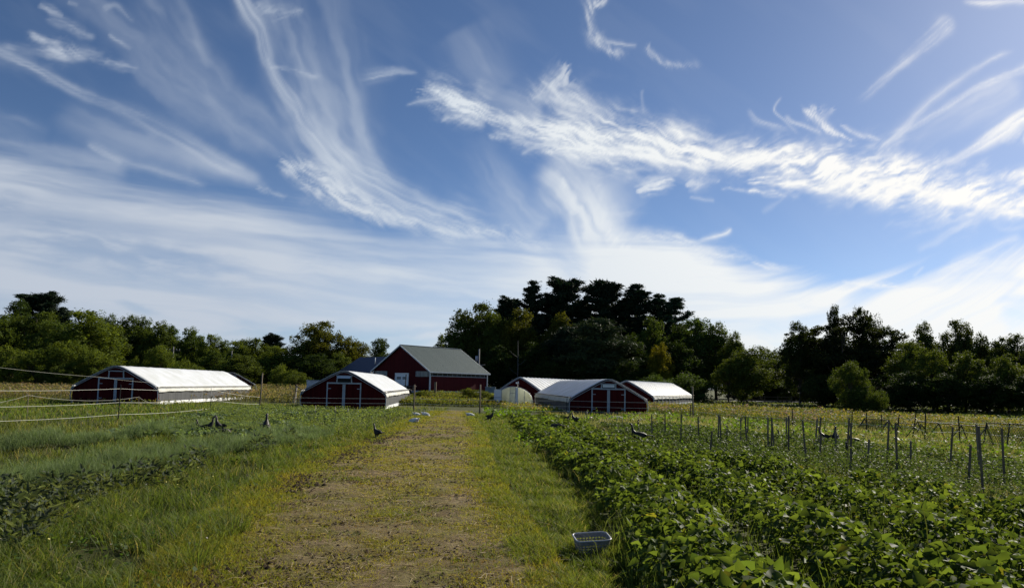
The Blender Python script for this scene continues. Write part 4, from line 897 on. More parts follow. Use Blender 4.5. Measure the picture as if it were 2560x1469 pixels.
# ================================================================= basket on the verge
def basket():
    x, y = G(1480, 1388); r = empty('basket', (x, y+.02, -.02), .16, 'grey plastic laundry basket with square holes, standing by the bean row', 'basket')
    PL = solid('grey plastic', (.21, .205, .21), .6, .25, 12); PR = solid('pale plastic rim', (.42, .42, .43), .4, .06, 6)
    W, D, H_ = .50, .36, .29; nz = 15; cr_ = .08
    def ring(k, z, inset=0.0):
        w_ = (W/2)*(0.80+.20*k)-inset; d_ = (D/2)*(0.78+.22*k)-inset; p = []
        for cx, cy, a0 in ((1, 1, 0), (-1, 1, 90), (-1, -1, 180), (1, -1, 270)):
            for q in range(5): a_ = math.radians(a0+q*22.5); p.append((cx*(w_-cr_)+cr_*math.cos(a_), cy*(d_-cr_)+cr_*math.sin(a_), z))
        # resample evenly
        P = np.array(p+[p[0]]); s = np.r_[0, np.cumsum(np.linalg.norm(np.diff(P, axis=0), axis=1))]; t = np.linspace(0, s[-1], NR+1)[:-1]
        return [tuple(np.interp(tt, s, P[:, i]) for i in range(3)) for tt in t]
    NR = 96; rows = [ring(k/nz, H_*k/nz) for k in range(nz+1)]; v = [p for rr in rows for p in rr]; f = []
    for k in range(nz):
        for j in range(NR):
            hole = (k % 2 == 1) and (2 <= k <= 12) and (j % 3 == 1 or j % 3 == 2)
            if hole: continue
            a = k*NR+j; b = k*NR+(j+1) % NR; f.append((a, b, b+NR, a+NR))
    n0 = len(v)
    f.append(tuple(range(NR))[::-1]); m = MB(); m.add(v, f)
    body = m.build('body', PL, r); md = body.modifiers.new('thickness', 'SOLIDIFY'); md.thickness = .004
    top = ring(1.04, H_+.005); m = MB()
    m.tube([tuple(p) for p in top]+[top[0]], .012, 8, False); m.build('rim', PR, r)
    r.rotation_euler = (math.radians(7), math.radians(-3), .14); r.scale = (.87, .87, .87)
basket()
# ================================================================= frame and crate beside the path side barn, bins behind
def yard_bits():
    x, y = G(738, 1010); r = empty('timber_frame', (x, y, 0), 0, 'leaning weathered timber gate frame at the left wall of the path side barn', 'frame')
    m = MB(); m.bar((-.15, 0, 0), (.05, 0, 1.75), .09); m.build('post', WOOD, r); m = MB(); m.bar((.05, 0, 1.6), (.95, .1, 1.1), .07); m.bar((.05, 0, 1.15), (.95, 0, 1.12), .07); m.bar((0, 0, .45), (.9, 0, .42), .07); m.build('rail', WOOD, r)
    m = MB(); m.bar((.02, 0, .2), (.10, 0, 1.55), .03); m.build('brace', WHITE, r)
    x, y = G(757, 1004); o = MB().box((0, 0, 1.05), (1.9, 1.1, 2.1)).box((0, 0, 2.12), (2.0, 1.2, .07)).build('storage_box', solid('pale blue grey panel', (.36, .40, .46), .6, .15, 2), bevel=.03); o.location = (x+1.0, y+1.4, 0)
    tag(o, 'pale grey storage box showing behind the left shoulder of the path side barn', 'box')
    c = AT(1226, 968, 104); o = MB(); o.box((0, 0, .55), (1.5, 1.1, 1.1)); o.box((0, 0, 1.14), (1.6, 1.2, .08)); o.box((.0, -.58, .6), (.06, .05, 1.0)); ob = o.build('bin', solid('blue grey bin', (.16, .21, .24), .5, .15, 3), bevel=.03)
    ob.location = (c[0], 104, float(hgt(c[0], 104))); tag(ob, 'blue grey bin standing just right of the big red barn', 'bin')
    # low dark trailer in front of the barn door
    c = AT(1012, 985, 96); r = empty('flat_trailer', (c[0], 96, float(hgt(c[0], 96))), -.2, 'low dark trailer parked in front of the white barn door', 'trailer')
    MB().box((0, 0, 1.02), (2.9, 1.3, .08)).build('deck', DARKM, r)
    for sx in (-1, 1):
        MB().tube([(sx*.8, -.7, .36), (sx*.8, -.58, .36)], .36, 14).build('wheel', BLACKP, r)
        for k in (.55, 1.3): MB().bar((sx*k, -.5, .3), (sx*k, -.5, 1.0), .09).build('leg', DARKM, r)
    m = MB(); m.bar((.15, -.3, 1.05), (.22, -.3, 2.6), .1); m.build('mast', DARKM, r)
    c = AT(1088, 975, 93); o = MB().box((0, 0, .9), (.28, .28, 1.8)).build('marker_post', WOOD, bevel=.02); o.location = (c[0], 93, float(hgt(c[0], 93))); tag(o, 'short weathered post in front of the ribbed red side wall', 'post')
yard_bits()
# ================================================================= utility poles
def utility_pole(px, pt_, Y, label, arm=True, can=False, r0=.15):
    c = AT(px, pt_, Y); zb = float(hgt(c[0], Y)); h = c[2]-zb; r = empty('utility_pole', (c[0], Y, zb), random.uniform(-.3, .3), label, 'utility pole', 'utility poles along the road')
    MB().tube([(0, 0, -.3), (0, 0, h)], [r0, r0*.7], 10).build('pole', solid('pole wood', (.24, .23, .22), .8, .2, 3), r)
    if arm:
        MB().box((0, -.12, h-.7), (2.4, .1, .12)).build('crossarm', WOODG, r)
        for s in (-1.1, -.6, .6, 1.1): MB().tube([(s, -.12, h-.62), (s, -.12, h-.42)], .05, 6).build('insulator', GREYW, r)
    if can:
        MB().tube([(-.38, 0, h-2.1), (-.38, 0, h-1.2)], .24, 12).build('transformer', GREYW, r); MB().tube([(0, 0, h-2.6), (.5, 0, h-2.75), (1.1, 0, h-2.7)], .03, 5).build('guard', GREYW, r)
utility_pole(1198, 872, 121, 'pale pole with a transformer behind the right end of the big barn', False, True, .17)
utility_pole(2195, 881, 104, 'utility pole with a transformer in front of the big oak', False, True, .14)
utility_pole(434, 866, 128, 'distant cross armed utility pole against the left woods', True, False, .13)
utility_pole(580, 876, 118, 'thin pale pole rising behind the leftmost barn roof', False, False, .10)
utility_pole(697, 913, 128, 'small far pole beside the parked dark car', False, False, .08)
# rail fence by the road
def rail_fence():
    pts = [AT(x, 1000, 126) for x in (1838, 1870, 1902, 1934, 1968)]; o0 = pts[0]; r = empty('rail_fence', (o0[0], 124, 0), 0, 'low dark rail fence beside the far road, right of centre', 'fence')
    for p in pts: z = float(hgt(p[0], 124)); MB().box((p[0]-o0[0], 0, z+.55), (.14, .14, 1.3)).build('post', WOODG, r)
    for z_ in (.5, 1.0): MB().bar((0, -.08, z_), (pts[-1][0]-o0[0], -.08, z_), .05, .13).build('rail', WOODG, r)
rail_fence()
# ================================================================= far car
def car():
    c = AT(662, 965, 190); r = empty('parked_car', (c[0], 190, float(hgt(c[0], 190))), math.radians(180), 'dark blue car parked far off at the edge of the left woods', 'car')
    BL = solid('dark blue car paint', (.015, .02, .05), .25, .1, 1, spec=.6); GL = solid('car glass', (.10, .12, .14), .08, .1, 1, spec=1.0)
    sec = [(-2.2, .35), (-2.25, .75), (-2.1, .95), (-1.35, 1.02), (-.75, 1.5), (.9, 1.56), (1.75, 1.45), (2.15, 1.0), (2.2, .4)]
    m = MB(); m.prism(sec, -.88, .88); m.build('body', BL, r, bevel=.06)
    for s in (-.885, .885):
        m = MB(); m.prism([(-1.15, 1.04), (-.7, 1.42), (.1, 1.46), (.1, 1.04)], s-.01, s+.01); m.build('window', GL, r)
        m = MB(); m.prism([(.18, 1.04), (.18, 1.46), (1.2, 1.42), (1.55, 1.04)], s-.01, s+.01); m.build('window', GL, r)
        for x in (-1.4, 1.4):
            w_ = MB().tube([(x, s-.1, .34), (x, s+.06*np.sign(s)+.02, .34)], .34, 18).build('wheel', BLACKP, r)
            MB().tube([(x, s+.05*np.sign(s), .34), (x, s+.1*np.sign(s), .34)], .19, 12).build('rim', GALV, w_)
    for s in (-.6, .6): MB().box((-2.24, s, .72), (.06, .35, .14)).build('headlight', WHITE, r)
car()
# ================================================================= turkeys
def turkey_mesh(pose, kind, seed):
    """One skin: body, neck, head, tail and legs grown along a skeleton."""
    r = random.Random(seed)
    if pose == 'up':   sp = [(-.34, .40, .035), (-.22, .43, .10), (-.05, .42, .15), (.10, .43, .145), (.20, .50, .10), (.25, .62, .055), (.27, .74, .042), (.30, .83, .040), (.345, .855, .040), (.40, .845, .016)]
    elif pose == 'steep': sp = [(-.30, .28, .03), (-.20, .34, .09), (-.08, .42, .14), (.02, .50, .14), (.09, .60, .09), (.12, .70, .05), (.13, .80, .04), (.15, .88, .038), (.20, .905, .038), (.25, .895, .014)]
    elif pose == 'feed': sp = [(-.36, .48, .03), (-.22, .46, .10), (-.05, .43, .15), (.12, .40, .13), (.23, .36, .08), (.31, .26, .045), (.37, .16, .04), (.42, .10, .04), (.46, .06, .015)]
    else: sp = [(-.34, .17, .03), (-.17, .185, .12), (.05, .18, .14), (.20, .23, .065), (.25, .31, .042), (.31, .315, .018)]
    vs = []; es = []; rad = []
    for i, (x, z, q) in enumerate(sp):
        vs.append((x, 0, z)); rad.append((q, q)); 
        if i: es.append((i-1, i))
    if pose != 'sit':
        for s in (-1, 1):
            b = len(vs); hx = sp[3][0]-.08 if pose != 'steep' else -.02; hz = sp[3][1]
            vs += [(hx, s*.06, hz-.10), (hx+.03, s*.07, hz-.18), (hx-.02, s*.07, .14), (hx, s*.07, .02), (hx+.09, s*.085, .012)]; rad += [(.06, .06), (.045, .045), (.014, .014), (.013, .013), (.010, .010)]
            es += [(2, b), (b, b+1), (b+1, b+2), (b+2, b+3), (b+3, b+4)]
            vs.append((hx+.07, s*.02, .012)); rad.append((.008, .008)); es.append((b+3, b+5))
    me = bpy.data.meshes.new('t'); me.from_pydata(vs, es, []); o = bpy.data.objects.new('t', me); col.objects.link(o)
    o.modifiers.new('s', 'SKIN'); 
    sv = me.skin_vertices[0].data if me.skin_vertices else None
    if sv is None:
        bm = bmesh.new(); bm.from_mesh(me); bm.verts.layers.skin.verify(); bm.to_mesh(me); bm.free(); sv = me.skin_vertices[0].data
    for i, q in enumerate(rad): sv[i].radius = q; sv[i].use_root = (i == 2)
    ss = o.modifiers.new('u', 'SUBSURF'); ss.levels = 2
    dg = bpy.context.evaluated_depsgraph_get(); ev = o.evaluated_get(dg); m2 = bpy.data.meshes.new_from_object(ev); bpy.data.objects.remove(o)
    n = len(m2.vertices); co = np.zeros(n*3); m2.vertices.foreach_get('co', co); co = co.reshape(-1, 3)
    hd = np.array([sp[-3][0], sp[-3][1]]); dark = np.array([.014, .012, .012]) if kind == 'dark' else np.array([.72, .71, .68])
    T = np.tile(dark, (n, 1)); rr = np.random.RandomState(seed)
    if kind == 'dark':
        k = rr.rand(n) > .75; T[k] = (.03, .02, .012); k = (np.abs(co[:, 1]) > .09) & (co[:, 0] < .02) & (rr.rand(n) > .7); T[k] = (.10, .09, .08)
    dh = np.hypot(co[:, 0]-hd[0], co[:, 2]-hd[1]); T[dh < (.11 if kind == 'dark' else .055)] = (.05, .035, .04) if kind == 'dark' else (.60, .42, .36)
    if pose != 'sit': T[(co[:, 2] < .24) & (np.abs(co[:, 0]) < .2) & (dh > .15)] = (.10, .06, .05)
    a = m2.attributes.new('tint', 'FLOAT_COLOR', 'POINT'); c4 = np.ones((n, 4), np.float32); c4[:, :3] = T; a.data.foreach_set('color', c4.ravel())
    m2.polygons.foreach_set('use_smooth', np.ones(len(m2.polygons), bool)); m2.materials.clear(); m2.materials.append(FEATH); return m2, sp
FEATH = leafy('feathers', .0, .55, .35)
TM = {}
def turkey(px, pb, kind, pose, face, label, sc=1.0):
    key = (pose, kind)
    if key not in TM:
        b, sp = turkey_mesh(pose, kind, len(TM)+3); tl = MB(); x0, z0, _ = sp[1]; dk = (-.34, -.02) if pose in ('up', 'feed') else (-.28, -.12)
        for k in range(7):
            a = (k-3)*.16; tl.add([(x0, 0+a*.1, z0+.02), (x0+dk[0]*math.cos(a), math.sin(a)*.20-.02, z0+dk[1]+.02), (x0+dk[0]*math.cos(a), math.sin(a)*.20+.04, z0+dk[1]+.015), (x0+.02, a*.1+.03, z0-.01),
                              (x0, 0+a*.1, z0+.0), (x0+dk[0]*math.cos(a), math.sin(a)*.20-.02, z0+dk[1]), (x0+dk[0]*math.cos(a), math.sin(a)*.20+.04, z0+dk[1]-.005), (x0+.02, a*.1+.03, z0-.03)],
                             [(0, 1, 2, 3), (7, 6, 5, 4), (0, 4, 5, 1), (1, 5, 6, 2), (2, 6, 7, 3)])
        wg = []
        for s in (-1, 1):
            w_ = MB(); xa = (sp[4][0]-.06) if pose != 'sit' else .12; za = sp[3][1] if pose != 'sit' else .20
            w_.add([(xa, s*.12, za+.05), (xa-.16, s*.165, za+.08), (xa-.40, s*.10, za-.0), (xa-.30, s*.13, za-.09), (xa-.10, s*.155, za-.08)], [(0, 1, 2, 3, 4)]); w_.add([(xa, s*.14, za+.05), (xa-.16, s*.185, za+.08), (xa-.40, s*.12, za-.0), (xa-.30, s*.15, za-.09), (xa-.10, s*.175, za-.08)], [(4, 3, 2, 1, 0)])
            wg.append(w_)
        TM[key] = (b, tl, wg)
        base = np.array((.018, .014, .012) if kind == 'dark' else (.74, .73, .70))
        TM[key] = (b, None, None)
        to = tl.build('tail', TAILM[kind]); wo_ = [q.build('wing', TAILM[kind+'w']) for q in wg]
        TM[key] = (b, to.data, [q.data for q in wo_])
        for q in [to]+wo_: bpy.data.objects.remove(q)
    b, t_, ws = TM[key]; x, y = G(px, pb, .0); z = float(hgt(x, y))
    o = bpy.data.objects.new('turkey', b); link(o); o.location = (x, y, z-.03); o.rotation_euler = (0, 0, math.radians(face)); o.scale = (sc*.86,)*3
    tag(o, label, 'turkey', ('dark' if kind == 'dark' else 'white')+' turkeys loose in the field')
    link(bpy.data.objects.new('tail', t_), o)
    for q in ws: link(bpy.data.objects.new('wing', q), o)
TAILM = {'dark': solid('dark tail feathers', (.016, .013, .011), .7, .4, 9), 'darkw': solid('barred wing feathers', (.018, .016, .015), .7, .6, 14, c2=(.07, .065, .06)), 'white': solid('white tail feathers', (.74, .73, .70), .6, .06, 9), 'whitew': solid('white wing feathers', (.78, .77, .74), .6, .06, 9)}
for a_ in [
    (503, 1089, 'dark', 'up', 170, 'dark turkey at the left end of the left flock, head low and facing left', .8),
    (522, 1093, 'dark', 'steep', 20, 'upright dark turkey with a thin neck, second of the left flock', .95),
    (545, 1092, 'dark', 'steep', 160, 'upright dark turkey with neck stretched, third of the left flock', .98),
    (558, 1094, 'dark', 'sit', 30, 'dark turkey crouching at the right end of the left flock of four', 1.2),
    (663, 1097, 'dark', 'steep', 100, 'tall black turkey seen from behind, standing alone above the dill row', 1.15),
    (682, 1093, 'dark', 'feed', 200, 'low dark turkey just right of the tall black one in the leafy patch', .8),
    (943, 1098, 'dark', 'up', 140, 'dark turkey with a white wing mark beside the left edge of the dirt path', .82),
    (1227, 1057, 'dark', 'steep', 10, 'black turkey at the right side of the far end of the dirt path', .95),
    (1387, 1082, 'dark', 'feed', 160, 'dark turkey bent over the leaves, feeding in the vines', 1.05),
    (1415, 1080, 'dark', 'sit', 0, 'small dark turkey low in the vines between the feeding and the paired ones', .8),
    (1421, 1063, 'dark', 'steep', 20, 'left one of the two black turkeys standing close together in the vines', 1.0),
    (1435, 1063, 'dark', 'steep', 165, 'right one of the two black turkeys standing close together in the vines', .95),
    (1520, 1099, 'dark', 'up', 190, 'dark turkey showing mostly its neck right of the white turkey in the vines', .7),
    (1597, 1110, 'dark', 'up', 178, 'upright dark turkey facing left with a pale sloping back, nearest in the right field', 1.1),
    (1476, 1051, 'dark', 'sit', 60, 'small dark turkey in the grass below the silvery barn door', .9),
    (1365, 1050, 'dark', 'sit', 120, 'small dark turkey in the grass left of the silvery barn', .7),
    (1957, 1106, 'dark', 'up', 160, 'dark turkey behind the stakes, leftmost of the four there', .75),
    (1979, 1114, 'dark', 'steep', 20, 'dark turkey behind the stakes, second of the four there', .75),
    (2056, 1116, 'dark', 'steep', 150, 'dark turkey behind the stakes, third of the four there, a white one at its feet', 1.0),
    (2088, 1119, 'dark', 'steep', 60, 'darkest and largest turkey behind the stakes, fourth of the four there', 1.05),
    (2135, 1118, 'dark', 'up', 160, 'dark turkey head and neck right of the tallest middle stakes', .8),
    (2241, 1108, 'dark', 'sit', 90, 'small dark turkey behind the stake left of the pen frames', .9),
    (1040, 1040, 'white', 'sit', 200, 'white turkey resting at the foot of the wooden post left of the path', 1.0),
    (1062, 1040, 'white', 'sit', 160, 'white turkey resting close right of the wooden post at the path', 1.1),
    (1036, 1058, 'white', 'sit', 340, 'nearest white turkey resting on the left verge of the path', 1.15),
    (1174, 1042, 'white', 'sit', 190, 'white turkey resting on the right verge at the far end of the path', 1.05),
    (1486, 1096, 'white', 'sit', 150, 'white turkey half buried in the vines right of the path', 1.25),
    (1531, 1049, 'white', 'sit', 10, 'left of two white turkeys in front of the silvery barn door', .9),
    (1546, 1049, 'white', 'sit', 170, 'right of two white turkeys in front of the silvery barn door', .9),
    (2146, 1120, 'white', 'sit', 20, 'white turkey in the grass between the middle stakes, left of its neighbour', .9),
    (2158, 1119, 'white', 'sit', 160, 'white turkey in the grass between the middle stakes, right of its neighbour', .95),
    (2050, 1122, 'white', 'sit', 90, 'small white turkey at the foot of a short stake', .7),
]: turkey(*a_)
LEAF = leafy('green leaves', .48, .6, .10, (1.45, 1.38, .52))
GRASS = leafy('grass blades', .48, .6, .14, (1.35, 1.3, .5))
FEATHERY = leafy('feathery leaves', .4, .6, .2, (1.2, 1.25, .8))
KK = DENS
# --- green grass of the verges and the left field
def grass_all():
    parts = []
    def go(n, y0, y1, p, hh, ww, t0, t1, seed, mask, lean=.5, clump=.6, xlo=None, xhi=None):  # tints darken blade bases as shade and brighten tips as if lit
        x, y = scatter(int(n*KK), y0, y1, p, 3, seed, xlo, xhi); r = np.random.RandomState(seed)
        k = mask(x, y) & clear_of(x, y); 
        q = fbm(x*1.4, y*1.4, seed+3, 3); q = .5*q+.5*fbm(x*3.1, y*3.1, seed+9, 3); k &= r.rand(len(x)) < np.clip((q-.43)*clump*13+.38, .0, 1); q = np.clip((q-.5)*1.9+.5, 0, 1)
        x = x[k]; y = y[k]; q = q[k]; n_ = len(x)
        h = hh*(.4+r.rand(n_)*.8)*(.35+1.25*q); w_ = ww*(.7+.6*r.rand(n_))*np.clip(y/14, .8, 3.2)
        u = np.clip(r.rand(n_)*.6+.8*(q-.25), 0, 1)
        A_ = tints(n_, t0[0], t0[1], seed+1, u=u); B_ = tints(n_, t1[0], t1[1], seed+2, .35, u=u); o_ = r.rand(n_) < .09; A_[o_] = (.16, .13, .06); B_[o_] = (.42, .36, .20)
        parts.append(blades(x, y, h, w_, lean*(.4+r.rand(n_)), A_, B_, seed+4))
    offp = lambda x, y: (x < pathL(y)+.25*(fbm(y*1.5, y*0+2, 5, 2)-.5)+.1) | (x > pathR(y)-.1)
    left = lambda x, y: (x < pathL(y)-.3+.9*(fbm(x*.8, y*.8, 8, 3)-.5))
    # verge left of the path: lush, long
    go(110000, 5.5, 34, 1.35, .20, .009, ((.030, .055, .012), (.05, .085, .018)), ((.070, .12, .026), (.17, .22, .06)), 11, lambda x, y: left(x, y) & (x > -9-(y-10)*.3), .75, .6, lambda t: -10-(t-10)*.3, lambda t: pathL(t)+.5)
    # tussocks: each a fan of arching blades, shade and light painted into feet and tips
    for n, y0, y1, p, nb_, hh, wr, seed, msk in ((2600, 6, 30, 1.2, 46, .34, .14, 301, lambda x, y: left(x, y) & (x > -12)), (2400, 5.5, 30, 1.2, 34, .24, .10, 302, lambda x, y: ((x > pathR(y)+.4) & (x < beanL(y)+.2)) | ((x > beanR(y)) & (x < beanR(y)+8))), (700, 24, 52, .8, 26, .30, .2, 303, lambda x, y: left(x, y)), (160, 5.5, 26, 1.3, 40, .13, .12, 304, lambda x, y: (x > pathL(y)) & (x < pathR(y)))):
        cx, cy = scatter(int(n*KK), y0, y1, p, 3, seed); k = msk(cx, cy) & clear_of(cx, cy); cx = cx[k]; cy = cy[k]; r = np.random.RandomState(seed); m_ = len(cx)
        sz = .45+.9*r.rand(m_)**1.5; tone = r.rand(m_); X = np.repeat(cx, nb_); Y = np.repeat(cy, nb_); S_ = np.repeat(sz, nb_); TN = np.repeat(tone, nb_); n_ = len(X); a = r.rand(n_)*6.283; q = r.rand(n_)**.7*wr*S_
        dx = np.cos(a)*q; dy = np.sin(a)*q; h = hh*S_*(.45+.7*r.rand(n_)); w_ = .0085*(.6+.8*r.rand(n_))*np.clip(Y/14, .85, 3)
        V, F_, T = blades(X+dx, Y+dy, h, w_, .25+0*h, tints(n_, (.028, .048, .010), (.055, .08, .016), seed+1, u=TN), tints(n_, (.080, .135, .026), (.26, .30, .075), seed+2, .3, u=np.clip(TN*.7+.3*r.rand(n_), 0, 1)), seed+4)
        L_ = np.repeat(np.stack([np.cos(a), np.sin(a), 0*a], -1)*(h*(.35+.55*r.rand(n_)))[:, None], 5, 0)*np.tile([0, 0, .35, .35, 1.0], n_)[:, None]; V = V+L_; V[4::5, 2] -= h*.22
        parts.append((V, F_, T))
    # soft broad leaved weeds and clover with pale heads
    x, y = scatter(int(26000*KK), 5.5, 24, 1.3, 2, 311); r = np.random.RandomState(311); q = fbm(x*1.0, y*1.0, 312, 3); k = left(x, y) & (q > .52) & (x > -11); x = x[k]; y = y[k]; n_ = len(x)
    s_ = .045*(.5+.9*r.rand(n_)); parts.append(cards(np.stack([x, y, hgt(x, y)+.03+.14*r.rand(n_)], -1), up_nrm(n_, .5, 313), r.rand(n_)*6.28, s_*1.3, s_, tints(n_, (.035, .065, .015), (.08, .13, .03), 314, .3)))
    x, y = scatter(260, 5.5, 16, 1.3, 2, 315); k = left(x, y) & (x > -8); x = x[k]; y = y[k]; n_ = len(x)
    parts.append(cards(np.stack([x, y, hgt(x, y)+.15+.1*np.random.RandomState(1).rand(n_)], -1), up_nrm(n_, .6, 316), np.arange(n_)*1.0, np.full(n_, .03), np.full(n_, .028), tints(n_, (.55, .5, .45), (.7, .68, .6), 317)))
    bx, by = G(1480, 1388); r = np.random.RandomState(330); n_ = 420; a = r.rand(n_)*6.283; q = .24+.16*r.rand(n_); X = bx+np.cos(a)*q*1.25; Y = by-.02+np.sin(a)*q*.95
    parts.append(blades(X, Y, .08+.16*r.rand(n_), np.full(n_, .008), .5*r.rand(n_), tints(n_, (.03, .05, .01), (.05, .08, .015), 331), tints(n_, (.10, .15, .03), (.24, .27, .07), 332), 333))
    # general field
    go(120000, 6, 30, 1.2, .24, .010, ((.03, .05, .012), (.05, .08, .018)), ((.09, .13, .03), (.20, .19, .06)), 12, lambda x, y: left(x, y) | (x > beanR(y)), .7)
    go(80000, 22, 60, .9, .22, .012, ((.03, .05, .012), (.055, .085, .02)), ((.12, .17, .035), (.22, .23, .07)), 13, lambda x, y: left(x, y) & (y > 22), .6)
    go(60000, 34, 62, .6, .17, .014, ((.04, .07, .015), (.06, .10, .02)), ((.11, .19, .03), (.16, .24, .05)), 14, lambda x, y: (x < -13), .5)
    # right verge between path and beans
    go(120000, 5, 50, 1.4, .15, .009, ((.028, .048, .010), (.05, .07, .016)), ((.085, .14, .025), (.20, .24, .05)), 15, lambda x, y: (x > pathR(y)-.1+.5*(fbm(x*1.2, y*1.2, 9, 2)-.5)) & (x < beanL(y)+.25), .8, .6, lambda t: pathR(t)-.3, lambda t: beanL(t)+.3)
    go(9000, 5, 30, 1.2, .42, .008, ((.05, .08, .02), (.07, .1, .03)), ((.16, .20, .06), (.3, .3, .12)), 16, lambda x, y: (x > beanL(y)-.45) & (x < beanL(y)+.35), .7)
    return stuff('grass', parts, GRASS, 'green grass covering the field verges and the left pasture', 'grass')
grass_all()
def path_turf():
    parts = []
    for seed, n, h0, a0, a1, den in ((31, 190000, .05, ((.11, .09, .022), (.16, .14, .03)), ((.24, .23, .04), (.42, .40, .06)), .42), (32, 150000, .062, ((.05, .07, .015), (.08, .1, .02)), ((.15, .19, .035), (.26, .28, .05)), .48), (33, 45000, .05, ((.08, .045, .02), (.12, .07, .03)), ((.22, .13, .05), (.36, .26, .12)), .48)):
        x, y = scatter(int(n*KK), 5, 54, 1.25, 0, seed, lambda t: pathL(t)-.9, lambda t: pathR(t)+.35); r = np.random.RandomState(seed)
        ed = np.minimum(x-pathL(y), pathR(y)-x); q = fbm(x*1.1, y*.8, seed*3, 4, .6); q2 = fbm(x*5, y*5, seed*5, 3)
        wheel = np.exp(-((x-(pathL(y)+pathR(y))/2)/.5)**2)*.35
        k = r.rand(len(x)) < np.clip((q-den)*5+.15+.55*sstep(1.0, -.1, ed)+wheel*.5+(q2-.5)*.9, .02, 1)
        if seed == 32: k &= r.rand(len(x)) < np.clip(.2+.8*sstep(.8, -.4, ed)+.8*(fbm(x*.7, y*.7, 77, 3) > .52), 0, 1)
        x = x[k]; y = y[k]; n_ = len(x); ed = ed[k]
        h = h0*(.4+r.rand(n_))*(1+.9*sstep(.6, -.5, ed)); w_ = .009*(.7+.6*r.rand(n_))*np.clip(y/12, .8, 3.4)
        parts.append(blades(x, y, h, w_, .9*(.3+r.rand(n_)), tints(n_, a0[0], a0[1], seed+1), tints(n_, a1[0], a1[1], seed+2, .3), seed+4, zoff=.012))
    return stuff('short_turf', parts, GRASS, 'short dry yellowish turf growing on the trodden dirt path', 'turf')
path_turf()
def clods():
    # crumbs of soil and straw on the path
    x, y = scatter(int(26000*KK), 5.5, 40, 1.5, 0, 51, lambda t: pathL(t)-.3, lambda t: pathR(t)+.4); r = np.random.RandomState(51)
    q = fbm(x*1.6, y*1.6, 52, 3); k = r.rand(len(x)) < np.clip((q-.45)*5+.15, .03, 1); x = x[k]; y = y[k]; n_ = len(x)
    s = .010+.028*r.rand(n_)**3*np.clip(y/14, .8, 2); P = np.stack([x, y, hgt(x, y)+.035+s*.3], -1)
    a = r.rand(n_)*6.28; d = np.stack([np.cos(a), np.sin(a), 0*a], -1)*s[:, None]; e = np.stack([-np.sin(a), np.cos(a), 0*a], -1)*(s*(.5+.5*r.rand(n_)))[:, None]; u = np.stack([0*a, 0*a, s*.6], -1)
    V = np.stack([P+d, P+e, P-d, P-e, P+u*(.6+.8*r.rand(n_))[:, None]], 1).reshape(-1, 3); I = np.arange(n_)[:, None]*5
    F_ = np.stack([I+np.array([[0, 1, 4]]), I+np.array([[1, 2, 4]]), I+np.array([[2, 3, 4]]), I+np.array([[3, 0, 4]])], 1).reshape(-1, 3)
    T = np.repeat(tints(n_, (.07, .045, .028), (.26, .21, .15), 53, .3, u=r.rand(n_)**2), 5, 0)
    # turned dark soil along the ragged left edge of the path
    yy = 6+np.sort(r.rand(5200))*24; gate = fbm(yy*.8, yy*0+1, 57, 3); yy = yy[gate > .47]; xx = pathL(yy)-.1+.33*r.normal(size=len(yy)); n3 = len(yy); s3 = .02+.05*r.rand(n3)**2; P3 = np.stack([xx, yy, hgt(xx, yy)+.03+.02*r.rand(n3)], -1); a3 = r.rand(n3)*6.28
    d3 = np.stack([np.cos(a3), np.sin(a3), 0*a3], -1)*s3[:, None]; e3 = np.stack([-np.sin(a3), np.cos(a3), 0*a3], -1)*(s3*.8)[:, None]; u3 = np.stack([0*a3, 0*a3, s3*.8], -1)
    V3 = np.stack([P3+d3, P3+e3, P3-d3, P3-e3, P3+u3], 1).reshape(-1, 3); I3 = np.arange(n3)[:, None]*5; F3 = np.stack([I3+np.array([[0, 1, 4]]), I3+np.array([[1, 2, 4]]), I3+np.array([[2, 3, 4]]), I3+np.array([[3, 0, 4]])], 1).reshape(-1, 3)
    EX = (V3, F3, np.repeat(tints(n3, (.04, .028, .018), (.12, .085, .055), 58), 5, 0))
    # straw bits
    x, y = scatter(int(3000*KK), 5.5, 26, 1.5, 0, 54, lambda t: pathL(t)-.2, lambda t: pathR(t)+.6); n2 = len(x); a = r.rand(n2)*6.28; L = .03+.07*r.rand(n2); w_ = .0035*np.clip(y/9, 1, 2)
    P = np.stack([x, y, hgt(x, y)+.05+.02*r.rand(n2)], -1); d = np.stack([np.cos(a), np.sin(a), (r.rand(n2)-.5)*.5], -1)*L[:, None]; e = np.stack([-np.sin(a), np.cos(a), .4+0*a], -1)*w_[:, None]
    V2 = np.stack([P-d-e, P+d-e, P+d+e, P-d+e], 1).reshape(-1, 3); I = np.arange(n2)[:, None]*4; F2 = np.stack([I+np.array([[0, 1, 2]]), I+np.array([[0, 2, 3]])], 1).reshape(-1, 3)
    return stuff('soil_crumbs', [EX, (V, F_, T), (V2, F2, np.repeat(tints(n2, (.35, .27, .15), (.5, .42, .28), 55), 4, 0))], GRASS, 'loose soil crumbs and straw scattered on the path', 'soil')
clods()
